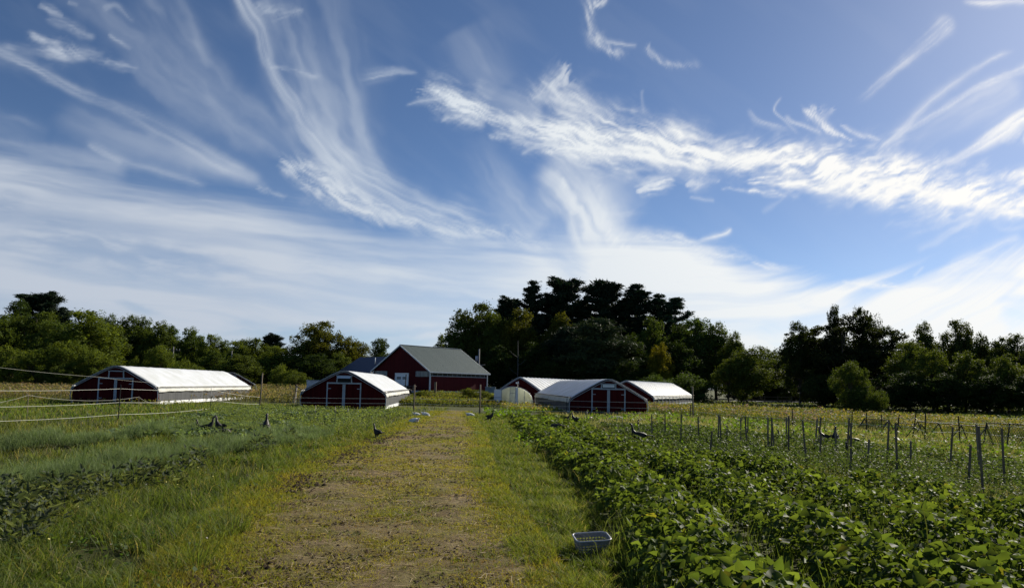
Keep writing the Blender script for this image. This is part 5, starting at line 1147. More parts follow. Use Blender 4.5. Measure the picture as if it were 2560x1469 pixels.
# --- bean rows
ROWW = 1.72
def beans():
    parts = []; r = np.random.RandomState(61)
    for n, y0, y1, p, L0, seed in ((26000, 5, 18, 1.0, .118, 61), (30000, 14, 45, 1.15, .115, 62)):
        x, y = scatter(int(n*KK), y0, y1, p, 2, seed, beanL, beanR); r = np.random.RandomState(seed)
        wob = .22*(fbm(y*.5, y*0+1, 66, 3)-.5); rowf = (x-beanL(y)-wob)/ROWW; row = np.floor(rowf); c = (rowf-row)*2-1
        prof = np.clip(1-np.abs(c+.02)**2.3, 0, 1)**.75; vig = .62+.65*fbm(x*.9, y*.9, 67, 3)
        gap = sstep(.90, .68, np.abs(c)) if y1 < 20 else sstep(.96, .74, np.abs(c))*.95+.05
        k = (r.rand(len(x)) < np.clip(gap+(row > 3)*.2+.8*(fbm(x*1.1, y*1.1, 68, 2)-.5)*gap, .02, 1)) & (prof > .05) & clear_of(x, y)
        x = x[k]; y = y[k]; prof = prof[k]; vig = vig[k]; c = c[k]; n_ = len(x)
        H = np.interp(y, [5, 12, 25, 35, 48], [.53, .52, .44, .32, .25])*vig*prof+.05
        zz = hgt(x, y)+H*(1-.75*r.rand(n_)**1.7)
        L = L0*(.45+.85*r.rand(n_))*np.clip(y/22, 1, 1.5)
        nb = up_nrm(n_, .75, seed+1); nb[:, 0] += c*.9; nb[:, 1] -= .15
        az = r.rand(n_)*6.283
        T = tints(n_, (.044, .074, .018), (.125, .168, .036), seed+2, .35, u=r.rand(n_)**1.3*.7+.3*(fbm(x*2, y*2, 69, 2)))
        yl = r.rand(n_) > .978; T[yl] = np.array([.17, .17, .03])*(.6+.6*r.rand(yl.sum(), 1))
        P = np.stack([x, y, zz], -1); parts.append(leaves(P, nb, az, L, L*(.78+.2*r.rand(n_)), T, .32))
    # stems and pods
    x, y = scatter(int(7000*KK), 5, 20, 1.0, 2, 63, beanL, beanR); r = np.random.RandomState(63); n_ = len(x)
    parts.append(blades(x, y, .25+.3*r.rand(n_), .006+0*x, .35*(.3+r.rand(n_)), tints(n_, (.06, .09, .02), (.1, .14, .04), 64), tints(n_, (.12, .18, .04), (.2, .26, .07), 65), 66))
    return stuff('bean_plants', parts, LEAF, 'dense rows of broad leaved green bean plants on the right of the path', 'bean crop', True)
beans()
def tall_weeds():
    # dark lanky weeds sticking out of the crops
    parts = []; r = np.random.RandomState(71)
    spots = [(1395/1.0, 0)]
    x, y = scatter(int(260), 8, 34, .9, 2, 71, lambda t: beanL(t)+1.2, lambda t: t*0+16); 
    for i in range(len(x)):
        n_ = 26; h = .55+.55*r.rand(); t = r.rand(n_); lean = r.normal()*.12, r.normal()*.12
        zz = h*t; px = x[i]+lean[0]*t*h*2+.10*r.normal(size=n_)*(1.1-t); py = y[i]+lean[1]*t*h*2+.10*r.normal(size=n_)*(1.1-t)
        P = np.stack([px, py, hgt(px, py)+zz+.1], -1); parts.append(cards(P, up_nrm(n_, .9, i), r.rand(n_)*6.28, np.full(n_, .05*(1+y[i]/30)), np.full(n_, .022*(1+y[i]/30)), tints(n_, (.04, .07, .02), (.09, .12, .04), i+5)))
        V, F_, T = blades(np.array([x[i]]), np.array([y[i]]), np.array([h*1.1]), np.array([.012]), np.array([.2]), np.array([[.04, .05, .02]]), np.array([[.07, .08, .03]]), i); parts.append((V, F_, T))
    return stuff('tall_weeds', parts, GRASS, 'lanky dark weeds standing above the crops on the right', 'weeds')
tall_weeds()
# --- tomato rows: dusty dark vines
def vines():
    parts = []
    tomL = lambda t: np.interp(t, [9, 12, 16, 20, 25, 30, 36], [9.0, 8.4, 6.4, 5.2, 4.6, 4.4, 4.6])
    tomR = lambda t: np.interp(t, [9, 12, 16, 20, 25, 30, 36], [13, 15, 15.5, 14.5, 12.5, 10.5, 9.0])
    for n, L0, seed in ((70000, .042, 81), (26000, .07, 82)):
        x, y = scatter(int(n*KK), 9.5, 37, .75, 3, seed, tomL, tomR); r = np.random.RandomState(seed)
        q = fbm(x*.75, y*.75, 83, 3); row = .5+.5*np.cos((x+.35*y)*2*np.pi/1.7)
        k = r.rand(len(x)) < np.clip((q-.36)*3+.35+.3*row, .05, 1); x = x[k]; y = y[k]; q = q[k]; row = row[k]; n_ = len(x)
        H = (.16+.34*row+.4*(q-.5))*np.interp(y, [10, 20, 37], [1, .95, .7])
        zz = hgt(x, y)+np.clip(H, .12, 1)*(1-.7*r.rand(n_)**1.6); L = L0*(.6+.8*r.rand(n_))*np.clip(y/17, .9, 1.7)
        P = np.stack([x, y, zz], -1); parts.append(cards(P, up_nrm(n_, .95, seed+1), r.rand(n_)*6.283, L*1.35, L*.6, tints(n_, (.035, .060, .022), (.085, .12, .045), seed+2, .3)))
    stuff('tomato_vines', parts, GRASS, 'dusty dark green tomato vines sprawling around the wooden stakes', 'tomato vines')
vines()
def weeds_right():
    parts = []
    def reg(x, y): return (x > beanR(y)-.6) & (y < meadN(x, y)+2)
    for n, h0, t0, t1, seed, lean, ww in ((120000, .27, ((.05, .07, .03), (.08, .10, .04)), ((.17, .20, .09), (.30, .31, .16)), 91, .6, .009), (50000, .36, ((.05, .06, .03), (.1, .1, .05)), ((.32, .30, .19), (.42, .38, .26)), 92, .5, .007)):
        x, y = scatter(int(n*KK), 10, 60, .9, 3, seed, lambda t: beanR(t)-.6); r = np.random.RandomState(seed)
        q = fbm(x*.5, y*.5, seed+1, 3); k = reg(x, y) & (r.rand(len(x)) < np.clip((q-.4)*4+.4, .03, 1)) & clear_of(x, y); x = x[k]; y = y[k]; q = q[k]; n_ = len(x)
        vin = (x < np.interp(y, [9, 12, 16, 20, 25, 30, 36, 40], [13, 15, 15.5, 14.5, 12.5, 10.5, 9.0, 0]))
        h = h0*(.4+.8*r.rand(n_))*(.6+.8*q)*np.where(vin, .8, 1)*np.where((vin) | (seed == 91), 1, 1)
        parts.append(blades(x, y, h, ww*np.clip(y/13, .9, 3.2)*(.7+.6*r.rand(n_)), lean*(.3+r.rand(n_)), tints(n_, t0[0], t0[1], seed+2), tints(n_, t1[0], t1[1], seed+3, .25), seed+4))
    # low broad leaved patches (squash, clover) in brighter green
    x, y = scatter(int(26000*KK), 20, 56, .6, 3, 93, lambda t: pathR(t)+1.2); r = np.random.RandomState(93); q = fbm(x*.33, y*.33, 94, 3)
    k = (y < meadN(x, y)+1) & (q > .54) & clear_of(x, y); x = x[k]; y = y[k]; n_ = len(x); zz = hgt(x, y)+.1+.25*r.rand(n_); L = .09*(.6+.8*r.rand(n_))*np.clip(y/22, 1, 2)
    parts.append(cards(np.stack([x, y, zz], -1), up_nrm(n_, .6, 95), r.rand(n_)*6.28, L, L*.8, tints(n_, (.07, .13, .015), (.14, .22, .025), 96)))
    return stuff('weeds', parts, GRASS, 'pale tangled weeds and low vines filling the right field', 'weeds')
weeds_right()
# --- dill: two feathery rows left of the path
def dill():
    parts = []
    for (xa, ya, xb, yb, wd, n, seed, hh) in ((-9.6, 7.5, -7.0, 26, .62, 4000, 101, .50), (-14.8, 15, -10.9, 29, .7, 3200, 102, .46)):
        r = np.random.RandomState(seed); n = int(n*KK); t = r.rand(n); y = ya+(yb-ya)*t; x = xa+(xb-xa)*t+wd*(r.rand(n)-.5)*2*(.7+.6*fbm(y*.8, y*0, seed, 2))
        hp = hh*np.clip(-.15+2.0*fbm(x*1.3, y*1.3, seed+5, 3), .2, 1.4)*(.65+.55*r.rand(n)); m = 13
        X = np.repeat(x, m); Y = np.repeat(y, m); H = np.repeat(hp, m); nn = n*m
        base = H*(.25+.6*r.rand(nn)); ox = r.normal(size=nn)*.07; oy = r.normal(size=nn)*.07
        hb = .10+.14*r.rand(nn)
        parts.append(blades(X+ox, Y+oy, hb, (.0040*np.clip(Y/13, .9, 2)), .9*r.rand(nn)+.2, tints(nn, (.07, .105, .045), (.10, .14, .06), seed+1), tints(nn, (.16, .22, .09), (.30, .36, .15), seed+2), seed+3, z0=hgt(X, Y)+base))
    return stuff('dill_rows', parts, FEATHERY, 'two soft feathery blue green rows of dill left of the path', 'dill')
dill()
# --- weedy broad leaved crop in front of the middle barn
def patch_left():
    parts = []
    for n, L0, t0, t1, seed, region in ((26000, .15, (.06, .10, .045), (.17, .23, .13), 111, 0), (46000, .055, (.07, .11, .03), (.20, .24, .08), 112, 1)):
        x, y = scatter(int(n*KK), 20, 48, .7, 0, seed, lambda t: -12.5-.25*(t-20)*1.0, lambda t: pathL(t)-.9); r = np.random.RandomState(seed)
        q = fbm(x*.6, y*.6, seed+1, 3)
        rowm = (np.abs(((x+.07*y)/1.5) % 1-.5) > .18) if region == 0 else np.ones(len(x), bool)
        k = (r.rand(len(x)) < np.clip((q-.42)*5+.35, 0, 1)) & clear_of(x, y) & rowm & ((y > 24) if region else (y > 23) & (x < -7.6))
        x = x[k]; y = y[k]; q = q[k]; n_ = len(x); H = (.28 if region == 0 else .42)*(.7+.7*q)
        zz = hgt(x, y)+H*(1-.6*r.rand(n_)**1.5); L = L0*(.6+.7*r.rand(n_))*np.clip(y/30, .8, 1.4)
        parts.append(cards(np.stack([x, y, zz], -1), up_nrm(n_, .7, seed+2, (.25, -.1, 0)), r.rand(n_)*6.28, L*1.2, L*(.8 if region == 0 else .5), tints(n_, t0, t1, seed+3, .3)))
    return stuff('leaf_crop', parts, LEAF, 'low rows of silvery broad leaves and weeds in front of the path side barn', 'crop')
patch_left()
# --- meadows of tall growth
def tall_meadow(name, n, region, seed, hts, bot, tops, label, cat, yr=(20, 90), p=.6, xlo=None, xhi=None):
    x, y = scatter(int(n*KK), yr[0], yr[1], p, 4, seed, xlo, xhi); r = np.random.RandomState(seed)
    q = fbm(x*.22, y*.22, seed+1, 4); k = region(x, y) & clear_of(x, y); x = x[k]; y = y[k]; q = q[k]; n_ = len(x)
    h = hts*(.55+.5*r.rand(n_))*(.7+.6*q); w_ = .016*np.clip(y/28, .8, 3)*(.7+.6*r.rand(n_))
    sel = (fbm(x*.35, y*.35, seed+7, 3)*1.0+.55*(r.rand(n_)-.5)); top = np.zeros((n_, 3)); edges = np.quantile(sel, np.cumsum([t[1] for t in tops])[:-1]) if len(tops) > 1 else []
    idx = np.digitize(sel, edges); cols = np.array([t[0] for t in tops]); top = cols[idx]*(1+.35*(r.rand(n_, 1)-.5))
    T0 = tints(n_, bot[0], bot[1], seed+2)
    parts = [blades(x, y, h, w_, .35*(.3+r.rand(n_)), T0, (T0*.5+top*.5), seed+3)]
    # flower heads and leaves up the stem
    m = 5; X = np.repeat(x, m); Y = np.repeat(y, m); H = np.repeat(h, m); t = r.rand(n_*m); nn = n_*m
    P = np.stack([X+.07*r.normal(size=nn), Y+.07*r.normal(size=nn), hgt(X, Y)+H*(.35+.65*t)], -1); TT = np.where((t > .52)[:, None], np.repeat(top, m, 0), np.repeat(T0, m, 0)*1.3)
    s = (.05+.05*r.rand(nn))*np.clip(Y/38, .6, 1.8); parts.append(cards(P, up_nrm(nn, 1.0, seed+4), r.rand(nn)*6.28, s*1.3, s*.7, np.clip(TT*(1+.3*(r.rand(nn, 1)-.5)), 0, 1)))
    return stuff(name, parts, GRASS, label, cat)
tall_meadow('flower_meadow', 36000, lambda x, y: (x > 9.5) & (y > meadN(x, y)) & (y < meadF(x, y)), 121, .78, ((.04, .06, .02), (.08, .10, .03)), [((.19, .13, .18), .15), ((.10, .12, .035), .36), ((.22, .185, .03), .24), ((.14, .14, .05), .14), ((.22, .18, .12), .11)],
            'tall meadow of yellow goldenrod with purple patches at the right', 'meadow', (24, 74), .75, lambda t: t*0+3)
tall_meadow('dry_meadow', 24000, lambda x, y: ((x < -27.5) & (y > 56)) | ((x > -30) & (x < -14) & (y > 66)), 131, 1.0, ((.07, .08, .03), (.12, .11, .05)), [((.13, .13, .055), .40), ((.25, .20, .14), .35), ((.20, .135, .10), .25)],
            'tall tan and reddish dry grass behind the leftmost barns', 'meadow', (50, 125), .5, None, lambda t: t*0-13)
tall_meadow('field_edge_growth', 14000, lambda x, y: ((np.abs(x-(-30.3)) < 6.5) & (np.abs(y-53.2) < 1.0)) | ((y > 52.2) & (y < 70) & (x > -1.6) & (x < 3.9) & (x > .1-.07*(y-52))) | ((y > 50.5) & (y < 53.6) & (x > 2) & (x < 13) & (np.sin(x*3) > .2) & (y > 52.6)), 141, .5, ((.06, .08, .02), (.10, .11, .03)), [((.20, .22, .05), .5), ((.33, .26, .11), .3), ((.24, .15, .07), .2)],
            'rank yellowing growth along the fence and the barn feet', 'weeds', (49, 72), .2)
tall_meadow('garden_growth', 16000, lambda x, y: (x > -12) & (x < -.5) & (y > 66) & (y < 95) & (np.sin(y*.9+x*.15) > -.35), 151, .62, ((.07, .09, .02), (.11, .13, .03)), [((.11, .13, .03), .5), ((.18, .18, .04), .28), ((.11, .085, .035), .22)],
            'yellow green growth between the path end and the big barn', 'garden growth', (62, 98), .3, lambda t: t*0-13, lambda t: t*0)
# --- far lawn in front of the road
tall_meadow('far_grass', 9000, lambda x, y: (x > 8) & (y > meadF(x, y)), 161, .22, ((.08, .12, .03), (.1, .14, .04)), [((.10, .13, .035), .6), ((.15, .15, .05), .4)], 'short grass between the meadow and the far road', 'grass', (55, 128), .2, lambda t: t*0+5)
# --- countable garden plants ------------------------------------------------
def leafy_plant(seed, H, L, dark=True):
    r = np.random.RandomState(seed); n = 70; t = np.sort(r.rand(n)); az = np.arange(n)*2.4+r.rand(n)*1.5; rad = (.06+.42*(1-t)*r.rand(n)+.1*r.rand(n))*H/.5
    P = np.stack([np.cos(az)*rad*.8, np.sin(az)*rad*.8, H*(.10+.85*t)*(.75+.4*r.rand(n))], -1); nb = up_nrm(n, .3, seed+1); nb[:, 0] -= np.cos(az)*.1; el = .35+.9*t
    nb = np.stack([-np.cos(az)*np.sin(el), -np.sin(az)*np.sin(el), np.cos(el)], -1)+.55*r.normal(size=(n, 3))
    return leaves(P, nb, az, L*(.6+.6*(1-t))*(.8+.4*r.rand(n)), L*.36*(.6+.6*r.rand(n)), tints(n, (.035, .05, .03), (.10, .12, .08), seed+2, .4), .25)
PL_M = []
for s in (1, 2, 3):
    V, F_, T = leafy_plant(170+s, .50, .155); o = fast_mesh('leaves', V, F_, LEAF, tint=T); PL_M.append(o.data); bpy.data.objects.remove(o)
m = MB().tube([(0, 0, -.05), (.01, 0, .2), (0, .01, .34)], [.009, .008, .004], 6); o = m.build('stem', solid('green stem', (.04, .05, .02), .6, .2, 8)); STEM = o.data; bpy.data.objects.remove(o)
pos = [(8, 1360, 'lowest in the bottom left corner, cut by the edge'), (52, 1372, 'half hidden in grass near the bottom left corner'), (98, 1338, 'broad one between the tallest and the bottom left corner'), (14, 1258, 'behind the others at the left edge, touching the dill'), (32, 1316, 'nearest the left edge of the picture'), (62, 1300, 'second from the left edge'), (128, 1272, 'tallest one, third from the left edge'), (160, 1290, 'low one in front of the tallest'), (204, 1256, 'fourth along the dill row'), (243, 1262, 'sprawling one before the row gap'), (280, 1240, 'sixth along the dill row'), (332, 1222, 'seventh along the dill row'), (372, 1212, 'eighth along the dill row'), (414, 1214, 'ninth along the dill row, beside the long grass'), (470, 1180, 'first after the gap'), (498, 1172, 'second after the gap'), (640, 1136, 'left one of the far pair by the path side grass'), (668, 1128, 'right one of the far pair by the path side grass'), (722, 1112, 'farthest along the dill row')]
for i, (px, py, lb) in enumerate(pos):
    x, y = G(px, py); e = empty('leafy_plant', (x, y, float(hgt(x, y))), i*1.3, 'dark leafy plant, '+lb, 'plant', 'dark leafy plants in front of the near dill row'); sc = (.95 if i < 4 else 1.15 if i < 7 else .85 if i == 9 else 1.05)
    e.scale = (sc*1.1, sc*1.1, sc); link(bpy.data.objects.new('leaves', PL_M[i % 3]), e); link(bpy.data.objects.new('stem', STEM), e)
CROWN = leafy('tree leaves', .36, .7, .07, (1.45, 1.35, .4), objcol=True)
NEEDLE = leafy('pine needles', .12, .7, .08, (1.2, 1.2, .6), objcol=True)
BARK = solid('bark', (.07, .055, .045), .9, .3, 6, bump=.6, bscale=12)
def limb_mb(segs):
    m = MB()
    for pts, r0, r1 in segs: m.tube(pts, list(np.linspace(r0, r1, len(pts))), 6, False)
    return m
def proto_round(seed, H, R, base, nclump, per, cs, ls, top='dome', flat=1.0, tint=((.035, .055, .016), (.075, .100, .022)), spread=1.0):
    """Broad-leaved tree: clumps of leaves at the ends of limbs, with gaps between them."""
    r = np.random.RandomState(seed); Hc = (H-base)/2; cz = base+Hc; cl = []; lim = []
    tries = 0
    while len(cl) < nclump and tries < 6000:
        tries += 1
        v = r.normal(size=3); v /= np.linalg.norm(v); q = r.rand()**.45
        k = 1.0
        if top == 'spire': k = np.clip(1.15-.75*(v[2]*q*.5+.5), .25, 1)
        if top == 'egg': k = np.clip(1.1-.45*(v[2]*q*.5+.5), .4, 1)
        p = np.array([v[0]*R*q*k, v[1]*R*q*k, cz+v[2]*Hc*q])
        p += r.normal(size=3)*np.array([R, R, Hc])*.07
        s = cs*(.6+.8*r.rand())*R
        if p[2] < base: continue
        if all(np.linalg.norm(p-c[0]) > (s+c[1])*.38*spread for c in cl): cl.append((p, s))
    V = []; Fx = []; T = []; o = 0; P = []; Nn = []; C = []
    for p, s in cl:
        n = int(per*(s/(cs*R))**2); d = r.normal(size=(n, 3)); d /= np.linalg.norm(d, axis=1, keepdims=True); d[:, 2] = d[:, 2]*.72+.08
        ms = 12; sc_ = r.normal(size=(ms, 3)); sc_ /= np.linalg.norm(sc_, axis=1, keepdims=True); sc_ *= (.45+.65*r.rand(ms))[:, None]; sc_[:, 2] *= .85
        j = r.randint(0, ms, n); q_ = sc_[j]+r.normal(size=(n, 3))*(.13+.20*r.rand(ms))[j][:, None]; qn = np.linalg.norm(q_, axis=1, keepdims=True)+1e-6; q_ = q_*np.minimum(1, 1.22/qn); d = q_/qn
        P.append(p+q_*s*np.array([1, 1, flat])); Nn.append(d*.55+r.normal(size=(n, 3))*.8+np.array([0, 0, .2])); C.append(np.full(n, r.rand()))
    P = np.concatenate(P); Nn = np.concatenate(Nn); C = np.concatenate(C); n = len(P)
    L = ls*.62*(.5+1.0*r.rand(n)); t = tints(n, tint[0], tint[1], seed+1, .3, u=np.clip(.55*C+.5*r.rand(n), 0, 1))
    V, F_, T = cards(P, Nn, r.rand(n)*6.28, L*1.15, L*.85, t)
    # trunk and limbs
    segs = [([(0, 0, -.3), (.1*r.normal(), .1*r.normal(), base*.9), (.25*r.normal(), .25*r.normal(), cz), (.2*r.normal(), .2*r.normal(), cz+Hc*.7)], H*.022, H*.005)]
    for p, s in cl[:min(len(cl), 26)]:
        z0 = base*.6+(p[2]-base*.6)*(.25+.3*r.rand()); z0 = max(base*.5, min(z0, p[2]-.3)); a = np.array([0, 0, z0]); mid = (a+p)/2+np.array([0, 0, -.1*H*.1]); segs.append(([tuple(a), tuple(mid), tuple(p)], H*.009, H*.002))
    return (V, F_, T), segs
def proto_pine(seed, H, R, bare=.25, tip=1.0, flat=False, tint=((.016, .028, .015), (.038, .056, .026)), per=1.0):
    """White pine: whorls of level branches with upturned tufts, gaps of sky between the tiers."""
    r = np.random.RandomState(seed); P = []; Nn = []; segs = [([(0, 0, -.3), (.12*r.normal(), .1*r.normal(), H*.5), (.2*r.normal(), .15*r.normal(), H*.97)], H*.018, H*.004)]; A = []
    z = H*bare; 
    while z < H*.99:
        k = (z/H-bare)/(1-bare); env = (math.sin(math.pi*min(1, k*.80+.20))**.75 if not flat else math.sqrt(max(.03, 1-((k-.42)/.60)**2)))*R; env = max(env, .10*R)
        nb = r.randint(4, 7) if not flat else r.randint(5, 8); a0 = r.rand()*6.28
        for b in range(nb):
            a = a0+b*6.283/nb+r.normal()*.25; L = env*(.45+.7*r.rand()); up = .10+.25*k+r.normal()*.05
            if r.rand() < .10: continue
            d = np.array([math.cos(a), math.sin(a), 0]); 
            def pt(t): return d*L*t+np.array([0, 0, z+L*(up*t+.16*t*t)])
            segs.append(([tuple(pt(0)), tuple(pt(.5)), tuple(pt(1))], .05+L*.012, .015))
            nt = max(3, int(L*2.6)); 
            for q in range(nt):
                t = .32+.72*(q+r.rand()*.6)/nt; c = pt(t); s = (.24+.26*r.rand())*(.8+.5*(1-t))*R/3.6*1.25; m_ = int(38*per)
                off = r.normal(size=(m_, 3))*s*np.array([.95, .95, .26])+np.cross(d, [0, 0, 1])*r.normal()*L*.13*t
                P.append(c+off); dd = off/np.linalg.norm(off, axis=1, keepdims=True); Nn.append(dd+r.normal(size=(m_, 3))*.8); A.append(np.arctan2(off[:, 1]+d[1]*s, off[:, 0]+d[0]*s))
        z += (.050+.03*r.rand())*H*(1 if k < .8 else .7)
    P = np.concatenate(P); Nn = np.concatenate(Nn); az = np.concatenate(A); n = len(P); L = H*.034*(.5+1.0*r.rand(n))
    V, F_, T = cards(P, Nn, az, L*1.3, L*.26, tints(n, tint[0], tint[1], seed+1, .3))
    return (V, F_, T), segs
PR = {}
def reg(key, g, H, R, mat, name): 
    (V, F_, T), segs = g; c = fast_mesh('crown', V, F_, mat, tint=T); t = limb_mb(segs).build('trunk', BARK, fix=False)
    ext = np.percentile(np.hypot(V[:, 0], V[:, 1]), 97); PR[key] = (c.data, t.data, float(V[:, 2].max()), float(ext), name); bpy.data.objects.remove(c); bpy.data.objects.remove(t)
TD = TREEDENS
reg('maple', proto_round(201, 15, 5.2, 2.2, 60, int(483*TD), .26, .34, 'egg', .8), 15, 5.2, CROWN, 'maple_tree')
reg('maple2', proto_round(202, 14, 5.6, 1.8, 64, int(483*TD), .25, .33, 'dome', .75), 14, 5.6, CROWN, 'maple_tree')
reg('round', proto_round(203, 12, 4.4, 1.2, 52, int(525*TD), .28, .32, 'egg', .9), 12, 4.4, CROWN, 'broadleaf_tree')
reg('round2', proto_round(204, 12, 4.2, .8, 60, int(483*TD), .26, .30, 'egg', .85), 12, 4.2, CROWN, 'broadleaf_tree')
reg('aspen', proto_round(205, 14, 3.0, 1.0, 64, int(399*TD), .30, .28, 'spire', 1.15), 14, 3.0, CROWN, 'aspen_tree')
reg('aspen2', proto_round(206, 14, 3.3, .6, 70, int(378*TD), .28, .28, 'spire', 1.2), 14, 3.3, CROWN, 'aspen_tree')
reg('oak', proto_round(207, 15, 7.2, .6, 120, int(420*TD), .17, .36, 'dome', .8, ((.014, .020, .008), (.032, .042, .014))), 15, 7.2, CROWN, 'oak_tree')
reg('shrub', proto_round(208, 4, 2.6, .0, 44, int(399*TD), .26, .17, 'egg', .9), 4, 2.6, CROWN, 'shrub')
reg('willow', proto_round(209, 7, 2.7, .3, 54, int(483*TD), .27, .19, 'egg', 1.1), 7, 2.7, CROWN, 'willow_tree')
reg('berry', proto_round(210, 1.8, 1.0, .1, 30, int(147*TD), .30, .12, 'dome', .8, ((.06, .08, .02), (.13, .15, .035))), 1.8, 1.0, CROWN, 'berry_bush')
reg('pine', proto_pine(221, 24, 5.2, .28), 24, 5.2, NEEDLE, 'pine_tree')
reg('pine2', proto_pine(222, 23, 4.4, .22), 23, 4.4, NEEDLE, 'pine_tree')
reg('pineflat', proto_pine(223, 24, 5.4, .30, flat=True), 24, 5.4, NEEDLE, 'pine_tree')
reg('spruce', proto_pine(224, 17, 6.4, .03, per=1.5, tint=((.020, .034, .018), (.045, .062, .030))), 17, 6.4, NEEDLE, 'pine_tree')
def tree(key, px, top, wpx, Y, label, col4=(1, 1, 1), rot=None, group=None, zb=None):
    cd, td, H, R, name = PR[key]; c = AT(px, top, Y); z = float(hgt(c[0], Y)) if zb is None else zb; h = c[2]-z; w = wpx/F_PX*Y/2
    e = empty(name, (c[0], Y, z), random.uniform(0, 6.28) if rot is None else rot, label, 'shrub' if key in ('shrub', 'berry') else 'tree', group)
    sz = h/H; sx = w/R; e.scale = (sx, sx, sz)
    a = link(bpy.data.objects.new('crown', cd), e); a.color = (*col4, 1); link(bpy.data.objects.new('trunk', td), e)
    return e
GW = 'trees of the left woods'; GC = 'trees of the centre grove'; GR = 'trees behind the meadow on the right'
g1 = (1.15, 1.2, 1.05); yg = (1.8, 1.7, 1.2); dk = (.6, .7, .7); br = (1.5, 1.15, .8); lt = (1.9, 1.8, 1.5); md = (1.35, 1.3, 1.1); blu = (.9, 1.05, 1.1)
